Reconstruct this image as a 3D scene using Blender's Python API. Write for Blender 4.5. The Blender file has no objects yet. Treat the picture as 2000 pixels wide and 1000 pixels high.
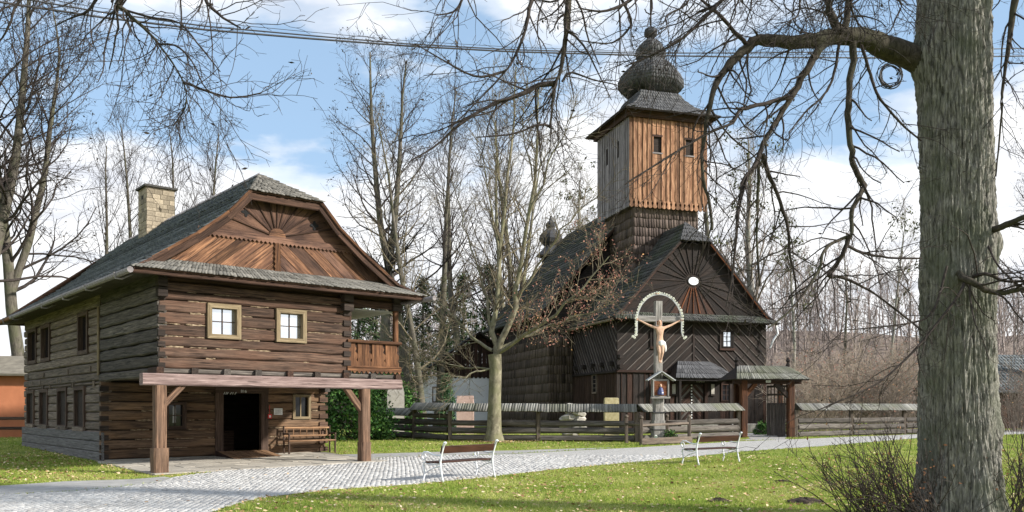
import bpy, math, random
import numpy as np
from mathutils import Vector, Matrix
R = math.radians
SC = bpy.context.scene
COL = SC.collection
# ------------------------------------------------------------------ camera, world, sun, exposure
F, CX, HY, EZ = 1675.0, 1000.0, 800.0, 1.6
cam = bpy.data.cameras.new('camera'); camo = bpy.data.objects.new('camera', cam); COL.objects.link(camo)
camo.location = (0, 0, EZ); camo.rotation_euler = (R(90), 0, 0)
cam.sensor_width = 36; cam.lens = 36 * F / 2000; cam.shift_y = 0.15
cam.clip_start = 0.1; cam.clip_end = 3000
SC.camera = camo
SC.view_settings.view_transform = 'Standard'; SC.view_settings.look = 'None'
SC.view_settings.gamma = 1; SC.view_settings.use_curve_mapping = False
SC.view_settings.exposure = 1.0
SUN_AZ, SUN_EL = R(107), R(26)          # azimuth clockwise from +Y (the view direction)
sd = Vector((math.sin(SUN_AZ) * math.cos(SUN_EL), math.cos(SUN_AZ) * math.cos(SUN_EL), math.sin(SUN_EL)))
sun = bpy.data.lights.new('sun', 'SUN'); sun.energy = 3.6; sun.angle = R(3); sun.color = (1, .945, .86)
suno = bpy.data.objects.new('sun', sun); COL.objects.link(suno)
suno.rotation_euler = (-sd).to_track_quat('-Z', 'Y').to_euler()
W = bpy.data.worlds.new('World'); SC.world = W; W.use_nodes = True


def N(nt, t, **kw):
    n = nt.nodes.new(t)
    for k, v in kw.items():
        setattr(n, k, v)
    return n


def math_n(nt, op, a, b=None, clamp=False):
    n = N(nt, 'ShaderNodeMath', operation=op, use_clamp=clamp)
    for i, x in enumerate((a, b)):
        if x is None:
            continue
        if isinstance(x, (int, float)):
            n.inputs[i].default_value = x
        else:
            nt.links.new(x, n.inputs[i])
    return n.outputs[0]


def ramp(nt, fac, stops, interp='LINEAR'):
    n = N(nt, 'ShaderNodeValToRGB'); cr = n.color_ramp; cr.interpolation = interp
    while len(cr.elements) < len(stops):
        cr.elements.new(0.5)
    for e, (p, c) in zip(cr.elements, stops):
        e.position = p
        e.color = (c, c, c, 1) if isinstance(c, (int, float)) else (*c, 1)
    nt.links.new(fac, n.inputs[0])
    return n.outputs[0]


def mixc(nt, fac, a, b, bt='MIX'):
    n = N(nt, 'ShaderNodeMix', data_type='RGBA', blend_type=bt)
    for i, x in ((0, fac), (6, a), (7, b)):
        if isinstance(x, (int, float)):
            n.inputs[i].default_value = x
        elif isinstance(x, tuple):
            n.inputs[i].default_value = (*x, 1) if len(x) == 3 else x
        else:
            nt.links.new(x, n.inputs[i])
    return n.outputs[2]


def build_world():
    nt = W.node_tree; nt.nodes.clear()
    sky = N(nt, 'ShaderNodeTexSky', sky_type='NISHITA', sun_disc=False)
    sky.sun_elevation = SUN_EL; sky.sun_rotation = SUN_AZ; sky.altitude = 300; sky.air_density = 1.0; sky.dust_density = 1.2; sky.ozone_density = 1.6
    tc = N(nt, 'ShaderNodeTexCoord'); sx = N(nt, 'ShaderNodeSeparateXYZ'); nt.links.new(tc.outputs['Generated'], sx.inputs[0])
    z = sx.outputs[2]
    den = math_n(nt, 'ADD', math_n(nt, 'MAXIMUM', z, 0.0), 0.22)
    cb = N(nt, 'ShaderNodeCombineXYZ')
    nt.links.new(math_n(nt, 'DIVIDE', sx.outputs[0], den), cb.inputs[0]); nt.links.new(math_n(nt, 'DIVIDE', sx.outputs[1], den), cb.inputs[1])
    mp = N(nt, 'ShaderNodeMapping'); mp.inputs['Location'].default_value = (3.1, 1.75, 0); mp.inputs['Scale'].default_value = (1.0, 1.25, 1)
    nt.links.new(cb.outputs[0], mp.inputs[0])
    n1 = N(nt, 'ShaderNodeTexNoise'); n1.inputs['Scale'].default_value = 1.7; n1.inputs['Detail'].default_value = 8; n1.inputs['Roughness'].default_value = .52
    nt.links.new(mp.outputs[0], n1.inputs['Vector'])
    bias = ramp(nt, z, [(0.0, .95), (.19, .76), (.25, .62), (.30, .48), (.34, .385), (.40, .48), (.5, .5), (1, .48)])
    m = math_n(nt, 'ADD', n1.outputs[0], math_n(nt, 'SUBTRACT', bias, .5))
    mask = ramp(nt, m, [(.43, 0.0), (.50, .5), (.56, .9), (.66, 1.0)], 'EASE')
    n2 = N(nt, 'ShaderNodeTexNoise'); n2.inputs['Scale'].default_value = 4.5; n2.inputs['Detail'].default_value = 6
    nt.links.new(mp.outputs[0], n2.inputs['Vector'])
    ccol = ramp(nt, n2.outputs[0], [(.3, (3.6, 3.75, 4.1)), (.58, (5.2, 5.25, 5.3))])
    skyc = mixc(nt, .65, sky.outputs[0], (1.9, 2.75, 3.75))
    bg = N(nt, 'ShaderNodeBackground'); bg.inputs[1].default_value = 0.12
    nt.links.new(mixc(nt, mask, skyc, ccol), bg.inputs[0])
    out = N(nt, 'ShaderNodeOutputWorld'); nt.links.new(bg.outputs[0], out.inputs[0])


build_world()

# ------------------------------------------------------------------ geometry helpers
rng = random.Random(11)
nr = np.random.default_rng(5)


def gz(Y):
    return 0.016 * min(max(Y - 20.0, 0.0), 20.0)


def gza(Y):
    return 0.016 * np.clip(Y - 20.0, 0, 20)


def at(px, py, D):
    """point at depth D on the sight line through a place in the photograph"""
    return Vector(((px - CX) / F * D, D, EZ + (HY - py) / F * D))


def gp(px, py):
    """place on the ground seen at px, py"""
    D = EZ * F / (py - HY)
    for _ in range(30):
        D = (EZ - gz(D)) * F / (py - HY)
    return Vector(((px - CX) / F * D, D, gz(D)))


def tag(o, label=None, cat=None, group=None, kind=None):
    if label: o['label'] = label
    if cat: o['category'] = cat
    if group: o['group'] = group
    if kind: o['kind'] = kind
    return o


def empty(name, loc=(0, 0, 0), rz=0.0, parent=None):
    o = bpy.data.objects.new(name, None); COL.objects.link(o)
    o.location = loc; o.rotation_euler = (0, 0, rz); o.empty_display_size = .2
    if parent: o.parent = parent
    return o


def link_mesh(name, me, mat, parent=None, smooth=False):
    o = bpy.data.objects.new(name, me); COL.objects.link(o)
    if mat is not None: me.materials.append(mat)
    if parent is not None: o.parent = parent
    if smooth:
        me.polygons.foreach_set('use_smooth', [True] * len(me.polygons))
    return o


def pyd(name, v, f, mat, parent=None, smooth=False):
    me = bpy.data.meshes.new(name); me.from_pydata([tuple(x) for x in v], [], f); me.update()
    return link_mesh(name, me, mat, parent, smooth)


def np_mesh(name, verts, faces, col=None):
    """verts (n,3), faces (m,k) all of one size; col optional per-vertex grey"""
    me = bpy.data.meshes.new(name)
    verts = np.ascontiguousarray(verts, np.float32); faces = np.ascontiguousarray(faces, np.int32)
    k = faces.shape[1]
    me.vertices.add(len(verts)); me.vertices.foreach_set('co', verts.ravel())
    me.loops.add(faces.size); me.loops.foreach_set('vertex_index', faces.ravel())
    me.polygons.add(len(faces)); me.polygons.foreach_set('loop_start', np.arange(0, faces.size, k, dtype=np.int32))
    me.update(calc_edges=True)
    if col is not None:
        a = me.attributes.new('rnd', 'FLOAT', 'POINT'); a.data.foreach_set('value', np.ascontiguousarray(col, np.float32))
    return me


class MB:
    """collects simple solids into one mesh"""
    def __init__(s): s.v, s.f = [], []

    def add(s, v, f):
        o = len(s.v); s.v += [tuple(x) for x in v]; s.f += [tuple(i + o for i in q) for q in f]; return s

    def box(s, x0, x1, y0, y1, z0, z1):
        return s.add([(x0, y0, z0), (x1, y0, z0), (x1, y1, z0), (x0, y1, z0), (x0, y0, z1), (x1, y0, z1), (x1, y1, z1), (x0, y1, z1)],
                     [(0, 3, 2, 1), (4, 5, 6, 7), (0, 1, 5, 4), (1, 2, 6, 5), (2, 3, 7, 6), (3, 0, 4, 7)])

    def slab(s, quad, thick):
        """quad (3 or 4 points, counter-clockwise seen from outside) extruded inwards"""
        q = [Vector(p) for p in quad]
        n = (q[1] - q[0]).cross(q[2] - q[0]).normalized(); k = len(q)
        b = [p - n * thick for p in q]
        return s.add(q + b, [tuple(range(k)), tuple(range(2 * k - 1, k - 1, -1))] + [(i, i + k, (i + 1) % k + k, (i + 1) % k) for i in range(k)])

    def tube(s, pts, rad, sides=8, cap=True):
        pts = [Vector(p) for p in pts]; n = len(pts)
        if isinstance(rad, (int, float)): rad = [rad] * n
        o = len(s.v); up = Vector((0, 0, 1)); prev = None
        for i, p in enumerate(pts):
            t = (pts[min(i + 1, n - 1)] - pts[max(i - 1, 0)]).normalized()
            a = prev if prev is not None else (up if abs(t.z) < .9 else Vector((1, 0, 0)))
            x = (a - t * a.dot(t)).normalized(); prev = x; y = t.cross(x)
            for k in range(sides):
                an = 2 * math.pi * k / sides
                s.v.append(tuple(p + (x * math.cos(an) + y * math.sin(an)) * rad[i]))
        for i in range(n - 1):
            for k in range(sides):
                a = o + i * sides + k; b = o + i * sides + (k + 1) % sides
                s.f.append((a, b, b + sides, a + sides))
        if cap:
            s.f.append(tuple(o + k for k in range(sides))[::-1]); s.f.append(tuple(o + (n - 1) * sides + k for k in range(sides)))
        return s

    def lathe(s, prof, sides=12, c=(0, 0, 0), rot=0.0):
        o = len(s.v)
        for r, z in prof:
            for k in range(sides):
                an = 2 * math.pi * k / sides + rot
                s.v.append((c[0] + r * math.cos(an), c[1] + r * math.sin(an), c[2] + z))
        for i in range(len(prof) - 1):
            for k in range(sides):
                a = o + i * sides + k; b = o + i * sides + (k + 1) % sides
                s.f.append((a, b, b + sides, a + sides))
        s.f.append(tuple(o + k for k in range(sides))[::-1]); s.f.append(tuple(o + (len(prof) - 1) * sides + k for k in range(sides)))
        return s

    def build(s, name, mat, parent=None, smooth=False):
        return pyd(name, s.v, s.f, mat, parent, smooth)


def font_mesh(ob, mat):
    """lettering becomes an ordinary mesh"""
    bpy.context.view_layer.update()
    me = bpy.data.meshes.new_from_object(ob.evaluated_get(bpy.context.evaluated_depsgraph_get()))
    o = bpy.data.objects.new(ob.name, me); COL.objects.link(o); o.parent = ob.parent; o.location = ob.location; o.rotation_euler = ob.rotation_euler
    nm = ob.name; bpy.data.objects.remove(ob); o.name = nm; me.materials.clear(); me.materials.append(mat)
    return o


def basis(o, x, y, z):
    return Matrix(((x.x, y.x, z.x, o.x), (x.y, y.y, z.y, o.y), (x.z, y.z, z.z, o.z), (0, 0, 0, 1)))


def beam(name, parent, p0, p1, w, t, n, mat, jit=0.0, segs=1, ch=0.02, bow=0.0):
    """a log, beam or plank: axis p0-p1, width w across, thickness t along the outward normal n; grain along its own x axis"""
    p0, p1, n = Vector(p0), Vector(p1), Vector(n)
    d = p1 - p0; L = d.length; x = d.normalized(); n = (n - x * n.dot(x)).normalized(); y = n.cross(x)
    hw, ht = w / 2, t / 2; ch = min(ch, hw * .8, ht * .8)
    prof = [(-hw + ch, -ht), (hw - ch, -ht), (hw, -ht + ch), (hw, ht - ch), (hw - ch, ht), (-hw + ch, ht), (-hw, ht - ch), (-hw, -ht + ch)]
    if ch <= 0.001:
        prof = [(-hw, -ht), (hw, -ht), (hw, ht), (-hw, ht)]
    k = len(prof); v, f = [], []
    for i in range(segs + 1):
        xx = L * i / segs
        s1, s2 = 1 + rng.uniform(-jit, jit), 1 + rng.uniform(-jit, jit)
        oy = rng.uniform(-jit, jit) * hw * .5 + bow * math.sin(math.pi * i / segs); oz = rng.uniform(-jit, jit) * ht * .4
        for a, b in prof:
            v.append((xx, a * s1 + oy, b * s2 + oz))
    for i in range(segs):
        for j in range(k):
            a = i * k + j; b = i * k + (j + 1) % k
            f.append((a, a + k, b + k, b))
    f.append(tuple(range(k))); f.append(tuple(segs * k + j for j in range(k))[::-1])
    o = pyd(name, v, [q[::-1] for q in f], mat, parent)
    o.matrix_local = basis(p0, x, y, n)
    return o


def clip(poly, a, b, c):
    """keep the part of a polygon where a*x + b*y <= c"""
    out = []
    for i in range(len(poly)):
        p, q = poly[i], poly[(i + 1) % len(poly)]
        dp, dq = a * p[0] + b * p[1] - c, a * q[0] + b * q[1] - c
        if dp <= 0: out.append(p)
        if dp * dq < 0:
            s = dp / (dp - dq); out.append((p[0] + s * (q[0] - p[0]), p[1] + s * (q[1] - p[1])))
    return out


class Plane:
    """a wall plane inside a parent: a runs along ax, b along ay, outwards is ax x ay"""
    def __init__(s, o, ax, ay):
        s.o, s.ax, s.ay = Vector(o), Vector(ax).normalized(), Vector(ay).normalized(); s.n = s.ax.cross(s.ay)

    def p(s, a, b, h=0.0): return s.o + s.ax * a + s.ay * b + s.n * h

    def piece(s, name, parent, poly, h0, h1, mat, ang=0.0):
        if len(poly) < 3: return None
        gx = s.ax * math.cos(ang) + s.ay * math.sin(ang); gy = s.n.cross(gx)
        ar = sum(poly[i][0] * poly[(i + 1) % len(poly)][1] - poly[(i + 1) % len(poly)][0] * poly[i][1] for i in range(len(poly)))
        if abs(ar) < 2e-3: return None
        if ar < 0: poly = poly[::-1]
        c, sn = math.cos(ang), math.sin(ang); a0, b0 = poly[0]
        loc = [((a - a0) * c + (b - b0) * sn, -(a - a0) * sn + (b - b0) * c) for a, b in poly]; k = len(loc)
        v = [(x, y, h1) for x, y in loc] + [(x, y, h0) for x, y in loc]
        f = [tuple(range(k)), tuple(range(2 * k - 1, k - 1, -1))] + [(i, i + k, (i + 1) % k + k, (i + 1) % k) for i in range(k)]
        o = pyd(name, v, f, mat, parent); o.matrix_local = basis(s.p(a0, b0), gx, gy, s.n)
        return o

    def rect(s, name, parent, a0, a1, b0, b1, h0, h1, mat, ang=0.0):
        return s.piece(name, parent, [(a0, b0), (a1, b0), (a1, b1), (a0, b1)], h0, h1, mat, ang)


def strip_poly(region, ang, off, wid):
    """the part of a convex region between two parallel lines at angle ang"""
    nx, ny = -math.sin(ang), math.cos(ang)
    return clip(clip(region, nx, ny, off + wid), -nx, -ny, -off)


def shingle_course(name, parent, A, B, A2, B2, n, w, mat, lift=.03, over=1.35, jag=.02):
    """one course of separate shingles: lower edge A-B, next course's lower edge A2-B2, outward normal n"""
    A, B, A2, B2, n = (np.array(x, float) for x in (A, B, A2, B2, n))
    L = np.linalg.norm(B - A); k = max(2, int(L / w))
    e = np.linspace(0, 1, k + 1); e[1:-1] += nr.uniform(-.25, .25, k - 1) / k
    s0, s1 = e[:-1], e[1:] - .06 / k
    up = (A2 - A) * 1.0; ul = np.linalg.norm(up) + 1e-9; upn = up / ul
    jl = nr.uniform(-jag, jag, k); lf = lift * nr.uniform(.75, 1.3, k)
    v = np.zeros((k, 8, 3))
    for j, s in ((0, s0), (1, s1)):
        lo = A + (B - A) * s[:, None]; hi = A2 + (B2 - A2) * s[:, None]
        hi = lo + (hi - lo) * over
        lo = lo + upn * jl[:, None]
        v[:, j] = lo + n * lf[:, None]; v[:, j + 2] = hi + n * .004
        v[:, j + 4] = lo + n * (lf - lift * .85)[:, None]; v[:, j + 6] = hi - n * .012
    q = np.array([(0, 1, 3, 2), (4, 5, 1, 0), (0, 2, 6, 4), (1, 5, 7, 3)])
    fc = (np.arange(k)[:, None, None] * 8 + q).reshape(-1, 4)
    col = np.repeat(np.clip(nr.normal(.5, .2, k), 0, 1), 8)
    return link_mesh(name, np_mesh(name, v.reshape(-1, 3), fc, col), mat, parent)


def shingle_face(parent, eL, eR, rR, rL, step, w, mat, lift=.03, name='shingle_course', jag=.02):
    """courses of shingles from the eave eL-eR up to the ridge rL-rR (points seen from outside, left to right)"""
    eL, eR, rR, rL = (Vector(x) for x in (eL, eR, rR, rL))
    n = (eR - eL).cross((rL + rR) / 2 - (eL + eR) / 2).normalized()
    H = ((rL + rR) / 2 - (eL + eR) / 2).length; k = max(1, round(H / step))
    for i in range(k):
        t, t2 = i / k, (i + 1) / k
        a, b = eL.lerp(rL, t), eR.lerp(rR, t); c, d = eL.lerp(rL, t2), eR.lerp(rR, t2)
        if (b - a).length < .1: continue
        shingle_course(name, parent, a, b, c, d, n, w, mat, lift, 1.3 if i < k - 1 else 1.0, jag)


def tubes(lines, sides):
    """lines: list of (K,3) point arrays and (K,) radii, grouped by K -> verts, quads"""
    groups = {}
    for p, r in lines: groups.setdefault(len(p), []).append((p, r))
    V, Q, o = [], [], 0
    for K, g in groups.items():
        P = np.array([x[0] for x in g], float); rad = np.array([x[1] for x in g], float); n = len(g)
        T = np.empty_like(P); T[:, 1:-1] = P[:, 2:] - P[:, :-2]; T[:, 0] = P[:, 1] - P[:, 0]; T[:, -1] = P[:, -1] - P[:, -2]
        T /= np.linalg.norm(T, axis=2, keepdims=True) + 1e-9
        ref = np.where(np.abs(T[:, :1, 2:3]) < .8, np.array([0, 0, 1.]), np.array([1., 0, 0])) * np.ones((n, K, 1))
        X = np.cross(T, ref); X /= np.linalg.norm(X, axis=2, keepdims=True) + 1e-9; Y = np.cross(T, X)
        an = np.arange(sides) * 2 * math.pi / sides
        ring = P[:, :, None] + rad[:, :, None, None] * (X[:, :, None] * np.cos(an)[:, None] + Y[:, :, None] * np.sin(an)[:, None])
        V.append(ring.reshape(-1, 3))
        base = (np.arange(n)[:, None, None] * K + np.arange(K - 1)[None, :, None]) * sides
        k0 = np.arange(sides)[None, None]; k1 = (k0 + 1) % sides
        q = np.stack([base + k0, base + k1, base + k1 + sides, base + k0 + sides], -1).reshape(-1, 4) + o
        Q.append(q); o += n * K * sides
    return np.concatenate(V), np.concatenate(Q)


def tube_mesh(name, sets):
    """sets: list of (lines, sides)"""
    V, Q, o = [], [], 0
    for lines, sides in sets:
        if not lines: continue
        v, q = tubes(lines, sides); V.append(v); Q.append(q + o); o += len(v)
    me = np_mesh(name, np.concatenate(V), np.concatenate(Q))
    me.polygons.foreach_set('use_smooth', np.ones(len(me.polygons), bool))
    return me


def quads_mesh(name, C, size, nrm=None, aspect=.6, bend=0.0):
    """leaf-like quads at centres C with random directions"""
    n = len(C); C = np.asarray(C, float)
    a = nr.normal(size=(n, 3)); a /= np.linalg.norm(a, axis=1, keepdims=True)
    if nrm is not None:
        a -= (a * nrm).sum(1, keepdims=True) * nrm * .85; a /= np.linalg.norm(a, axis=1, keepdims=True)
    b = np.cross(a, nr.normal(size=(n, 3)) if nrm is None else nrm + nr.normal(0, .35, (n, 3))); b /= np.linalg.norm(b, axis=1, keepdims=True) + 1e-9
    s = np.asarray(size).reshape(-1, 1) * np.ones((n, 1)); a = a * s * .5; b = b * s * .5 * aspect
    v = np.stack([C - a, C + b * .9 - a * .1, C + a, C - b * .9 - a * .1], 1).reshape(-1, 3)
    f = np.arange(n)[:, None] * 4 + np.arange(4)
    return np_mesh(name, v, f, np.repeat(nr.uniform(0, 1, n), 4))


def in_poly(X, Y, poly):
    c = np.zeros(X.shape, bool); m = len(poly)
    for i in range(m):
        x0, y0 = poly[i][:2]; x1, y1 = poly[(i + 1) % m][:2]
        if y0 == y1: continue
        t = ((y0 > Y) != (y1 > Y)) & (X < (x1 - x0) * (Y - y0) / (y1 - y0) + x0)
        c ^= t
    return c


# ------------------------------------------------------------------ materials
def mat_new(name):
    m = bpy.data.materials.new(name); m.use_nodes = True; nt = m.node_tree
    return m, nt, nt.nodes['Principled BSDF']


def wood(name, dark, light, rough=.85, scale=1.0, vary=.35, bump=.6, blotch=None, bl=.45, knots=0.0, crack=1.0):
    m, nt, p = mat_new(name)
    tc = N(nt, 'ShaderNodeTexCoord'); oi = N(nt, 'ShaderNodeObjectInfo')
    add = N(nt, 'ShaderNodeVectorMath', operation='ADD'); sc = N(nt, 'ShaderNodeVectorMath', operation='SCALE')
    cmb = N(nt, 'ShaderNodeCombineXYZ'); nt.links.new(oi.outputs['Random'], cmb.inputs[0]); nt.links.new(oi.outputs['Random'], cmb.inputs[1]); nt.links.new(oi.outputs['Random'], cmb.inputs[2])
    nt.links.new(cmb.outputs[0], sc.inputs[0]); sc.inputs['Scale'].default_value = 37.0
    nt.links.new(tc.outputs['Object'], add.inputs[0]); nt.links.new(sc.outputs[0], add.inputs[1])
    mp = N(nt, 'ShaderNodeMapping'); mp.inputs['Scale'].default_value = (.9 * scale, 16 * scale, 16 * scale); nt.links.new(add.outputs[0], mp.inputs[0])
    g = N(nt, 'ShaderNodeTexNoise'); g.inputs['Scale'].default_value = 1.6; g.inputs['Detail'].default_value = 7; g.inputs['Roughness'].default_value = .68; g.inputs['Distortion'].default_value = .5
    nt.links.new(mp.outputs[0], g.inputs['Vector'])
    col = ramp(nt, g.outputs[0], [(.33, dark), (.5, tuple(a * .6 + b * .4 for a, b in zip(dark, light))), (.68, light)])
    b = N(nt, 'ShaderNodeTexNoise'); b.inputs['Scale'].default_value = 1.3; b.inputs['Detail'].default_value = 5
    mp2 = N(nt, 'ShaderNodeMapping'); mp2.inputs['Scale'].default_value = (.8, 2.6, 2.6); nt.links.new(add.outputs[0], mp2.inputs[0]); nt.links.new(mp2.outputs[0], b.inputs['Vector'])
    if blotch:
        col = mixc(nt, math_n(nt, 'MULTIPLY', ramp(nt, b.outputs[0], [(.42, 0.0), (.62, 1.0)]), bl), col, blotch)
    if knots:
        vn = N(nt, 'ShaderNodeTexVoronoi'); vn.inputs['Scale'].default_value = 2.2
        mp3 = N(nt, 'ShaderNodeMapping'); mp3.inputs['Scale'].default_value = (1.0, 2.2, 2.2); nt.links.new(add.outputs[0], mp3.inputs[0]); nt.links.new(mp3.outputs[0], vn.inputs['Vector'])
        col = mixc(nt, math_n(nt, 'MULTIPLY', ramp(nt, vn.outputs['Distance'], [(.05, 1.0), (.16, 0.0)]), knots), col, tuple(c * .35 for c in dark))
    ck_ = N(nt, 'ShaderNodeTexNoise'); ck_.inputs['Scale'].default_value = 1.0; ck_.inputs['Detail'].default_value = 3
    mp4 = N(nt, 'ShaderNodeMapping'); mp4.inputs['Scale'].default_value = (1.3, 30, 30); nt.links.new(add.outputs[0], mp4.inputs[0]); nt.links.new(mp4.outputs[0], ck_.inputs['Vector'])
    crk = ramp(nt, ck_.outputs[0], [(.33, .75), (.40, 0.0)])
    col = mixc(nt, math_n(nt, 'MULTIPLY', crk, crack), col, tuple(c * .3 for c in dark))
    val = math_n(nt, 'ADD', math_n(nt, 'MULTIPLY', oi.outputs['Random'], 2 * vary), 1 - vary)
    hsv = N(nt, 'ShaderNodeHueSaturation'); nt.links.new(val, hsv.inputs['Value']); nt.links.new(col, hsv.inputs['Color'])
    nt.links.new(hsv.outputs[0], p.inputs['Base Color']); p.inputs['Roughness'].default_value = rough; p.inputs['Specular IOR Level'].default_value = .25
    bp = N(nt, 'ShaderNodeBump'); bp.inputs['Strength'].default_value = bump; bp.inputs['Distance'].default_value = .03
    nt.links.new(g.outputs[0], bp.inputs['Height']); nt.links.new(bp.outputs[0], p.inputs['Normal'])
    return m


def shingle(name, dark, light, moss=None, rough=.85, vary=.25):
    m, nt, p = mat_new(name)
    at_ = N(nt, 'ShaderNodeAttribute', attribute_name='rnd'); tc = N(nt, 'ShaderNodeTexCoord'); oi = N(nt, 'ShaderNodeObjectInfo')
    n = N(nt, 'ShaderNodeTexNoise'); n.inputs['Scale'].default_value = .8; n.inputs['Detail'].default_value = 6; nt.links.new(tc.outputs['Object'], n.inputs['Vector'])
    n2 = N(nt, 'ShaderNodeTexNoise'); n2.inputs['Scale'].default_value = 26; n2.inputs['Detail'].default_value = 3; nt.links.new(tc.outputs['Object'], n2.inputs['Vector'])
    f = math_n(nt, 'ADD', math_n(nt, 'MULTIPLY', at_.outputs['Fac'], .6), math_n(nt, 'MULTIPLY', n2.outputs[0], .45))
    col = ramp(nt, f, [(.2, dark), (.85, light)])
    if moss: col = mixc(nt, math_n(nt, 'MULTIPLY', ramp(nt, n.outputs[0], [(.45, 0.0), (.65, 1.0)]), .7), col, moss)
    val = math_n(nt, 'ADD', math_n(nt, 'MULTIPLY', oi.outputs['Random'], 2 * vary), 1 - vary)
    hsv = N(nt, 'ShaderNodeHueSaturation'); nt.links.new(val, hsv.inputs['Value']); nt.links.new(col, hsv.inputs['Color'])
    nt.links.new(hsv.outputs[0], p.inputs['Base Color']); p.inputs['Roughness'].default_value = rough; p.inputs['Specular IOR Level'].default_value = .3
    bp = N(nt, 'ShaderNodeBump'); bp.inputs['Strength'].default_value = .4; bp.inputs['Distance'].default_value = .02; nt.links.new(n2.outputs[0], bp.inputs['Height']); nt.links.new(bp.outputs[0], p.inputs['Normal'])
    return m


def noisy(name, stops, scale=4.0, detail=6, rough=.9, bump=.3, dist=.03, vary=0.0, stretch=(1, 1, 1), coord='Object', fine=None, spec=.3):
    m, nt, p = mat_new(name)
    tc = N(nt, 'ShaderNodeTexCoord'); mp = N(nt, 'ShaderNodeMapping'); mp.inputs['Scale'].default_value = stretch; nt.links.new(tc.outputs[coord], mp.inputs[0])
    n = N(nt, 'ShaderNodeTexNoise'); n.inputs['Scale'].default_value = scale; n.inputs['Detail'].default_value = detail; n.inputs['Roughness'].default_value = .62; nt.links.new(mp.outputs[0], n.inputs['Vector'])
    fac = n.outputs[0]
    if fine:
        n3 = N(nt, 'ShaderNodeTexNoise'); n3.inputs['Scale'].default_value = fine; n3.inputs['Detail'].default_value = 4; nt.links.new(mp.outputs[0], n3.inputs['Vector'])
        fac = math_n(nt, 'ADD', math_n(nt, 'MULTIPLY', fac, .55), math_n(nt, 'MULTIPLY', n3.outputs[0], .45))
    col = ramp(nt, fac, stops)
    if vary:
        oi = N(nt, 'ShaderNodeObjectInfo')
        hsv = N(nt, 'ShaderNodeHueSaturation'); nt.links.new(math_n(nt, 'ADD', math_n(nt, 'MULTIPLY', oi.outputs['Random'], 2 * vary), 1 - vary), hsv.inputs['Value']); nt.links.new(col, hsv.inputs['Color']); col = hsv.outputs[0]
    nt.links.new(col, p.inputs['Base Color']); p.inputs['Roughness'].default_value = rough; p.inputs['Specular IOR Level'].default_value = spec
    if bump:
        bp = N(nt, 'ShaderNodeBump'); bp.inputs['Strength'].default_value = bump; bp.inputs['Distance'].default_value = dist; nt.links.new(fac, bp.inputs['Height']); nt.links.new(bp.outputs[0], p.inputs['Normal'])
    return m


def rnd_mat(name, stops, rough=.9, spec=.2, trans=0.0):
    """colour picked for each piece from its own random value"""
    m, nt, p = mat_new(name)
    a = N(nt, 'ShaderNodeAttribute', attribute_name='rnd'); nt.links.new(ramp(nt, a.outputs['Fac'], stops), p.inputs['Base Color'])
    p.inputs['Roughness'].default_value = rough; p.inputs['Specular IOR Level'].default_value = spec
    if trans:
        t = N(nt, 'ShaderNodeBsdfTranslucent'); nt.links.new(ramp(nt, a.outputs['Fac'], stops), t.inputs[0])
        mx = N(nt, 'ShaderNodeMixShader'); mx.inputs[0].default_value = trans
        o = nt.nodes['Material Output']; nt.links.new(p.outputs[0], mx.inputs[1]); nt.links.new(t.outputs[0], mx.inputs[2]); nt.links.new(mx.outputs[0], o.inputs[0])
    return m


def plain(name, c, rough=.6, metal=0.0, spec=.5):
    m, nt, p = mat_new(name)
    tc = N(nt, 'ShaderNodeTexCoord'); n = N(nt, 'ShaderNodeTexNoise'); n.inputs['Scale'].default_value = 9; n.inputs['Detail'].default_value = 4; nt.links.new(tc.outputs['Object'], n.inputs['Vector'])
    nt.links.new(ramp(nt, n.outputs[0], [(.3, tuple(x * .82 for x in c)), (.7, tuple(min(1, x * 1.12) for x in c))]), p.inputs['Base Color'])
    p.inputs['Roughness'].default_value = rough; p.inputs['Metallic'].default_value = metal; p.inputs['Specular IOR Level'].default_value = spec
    return m


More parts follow.
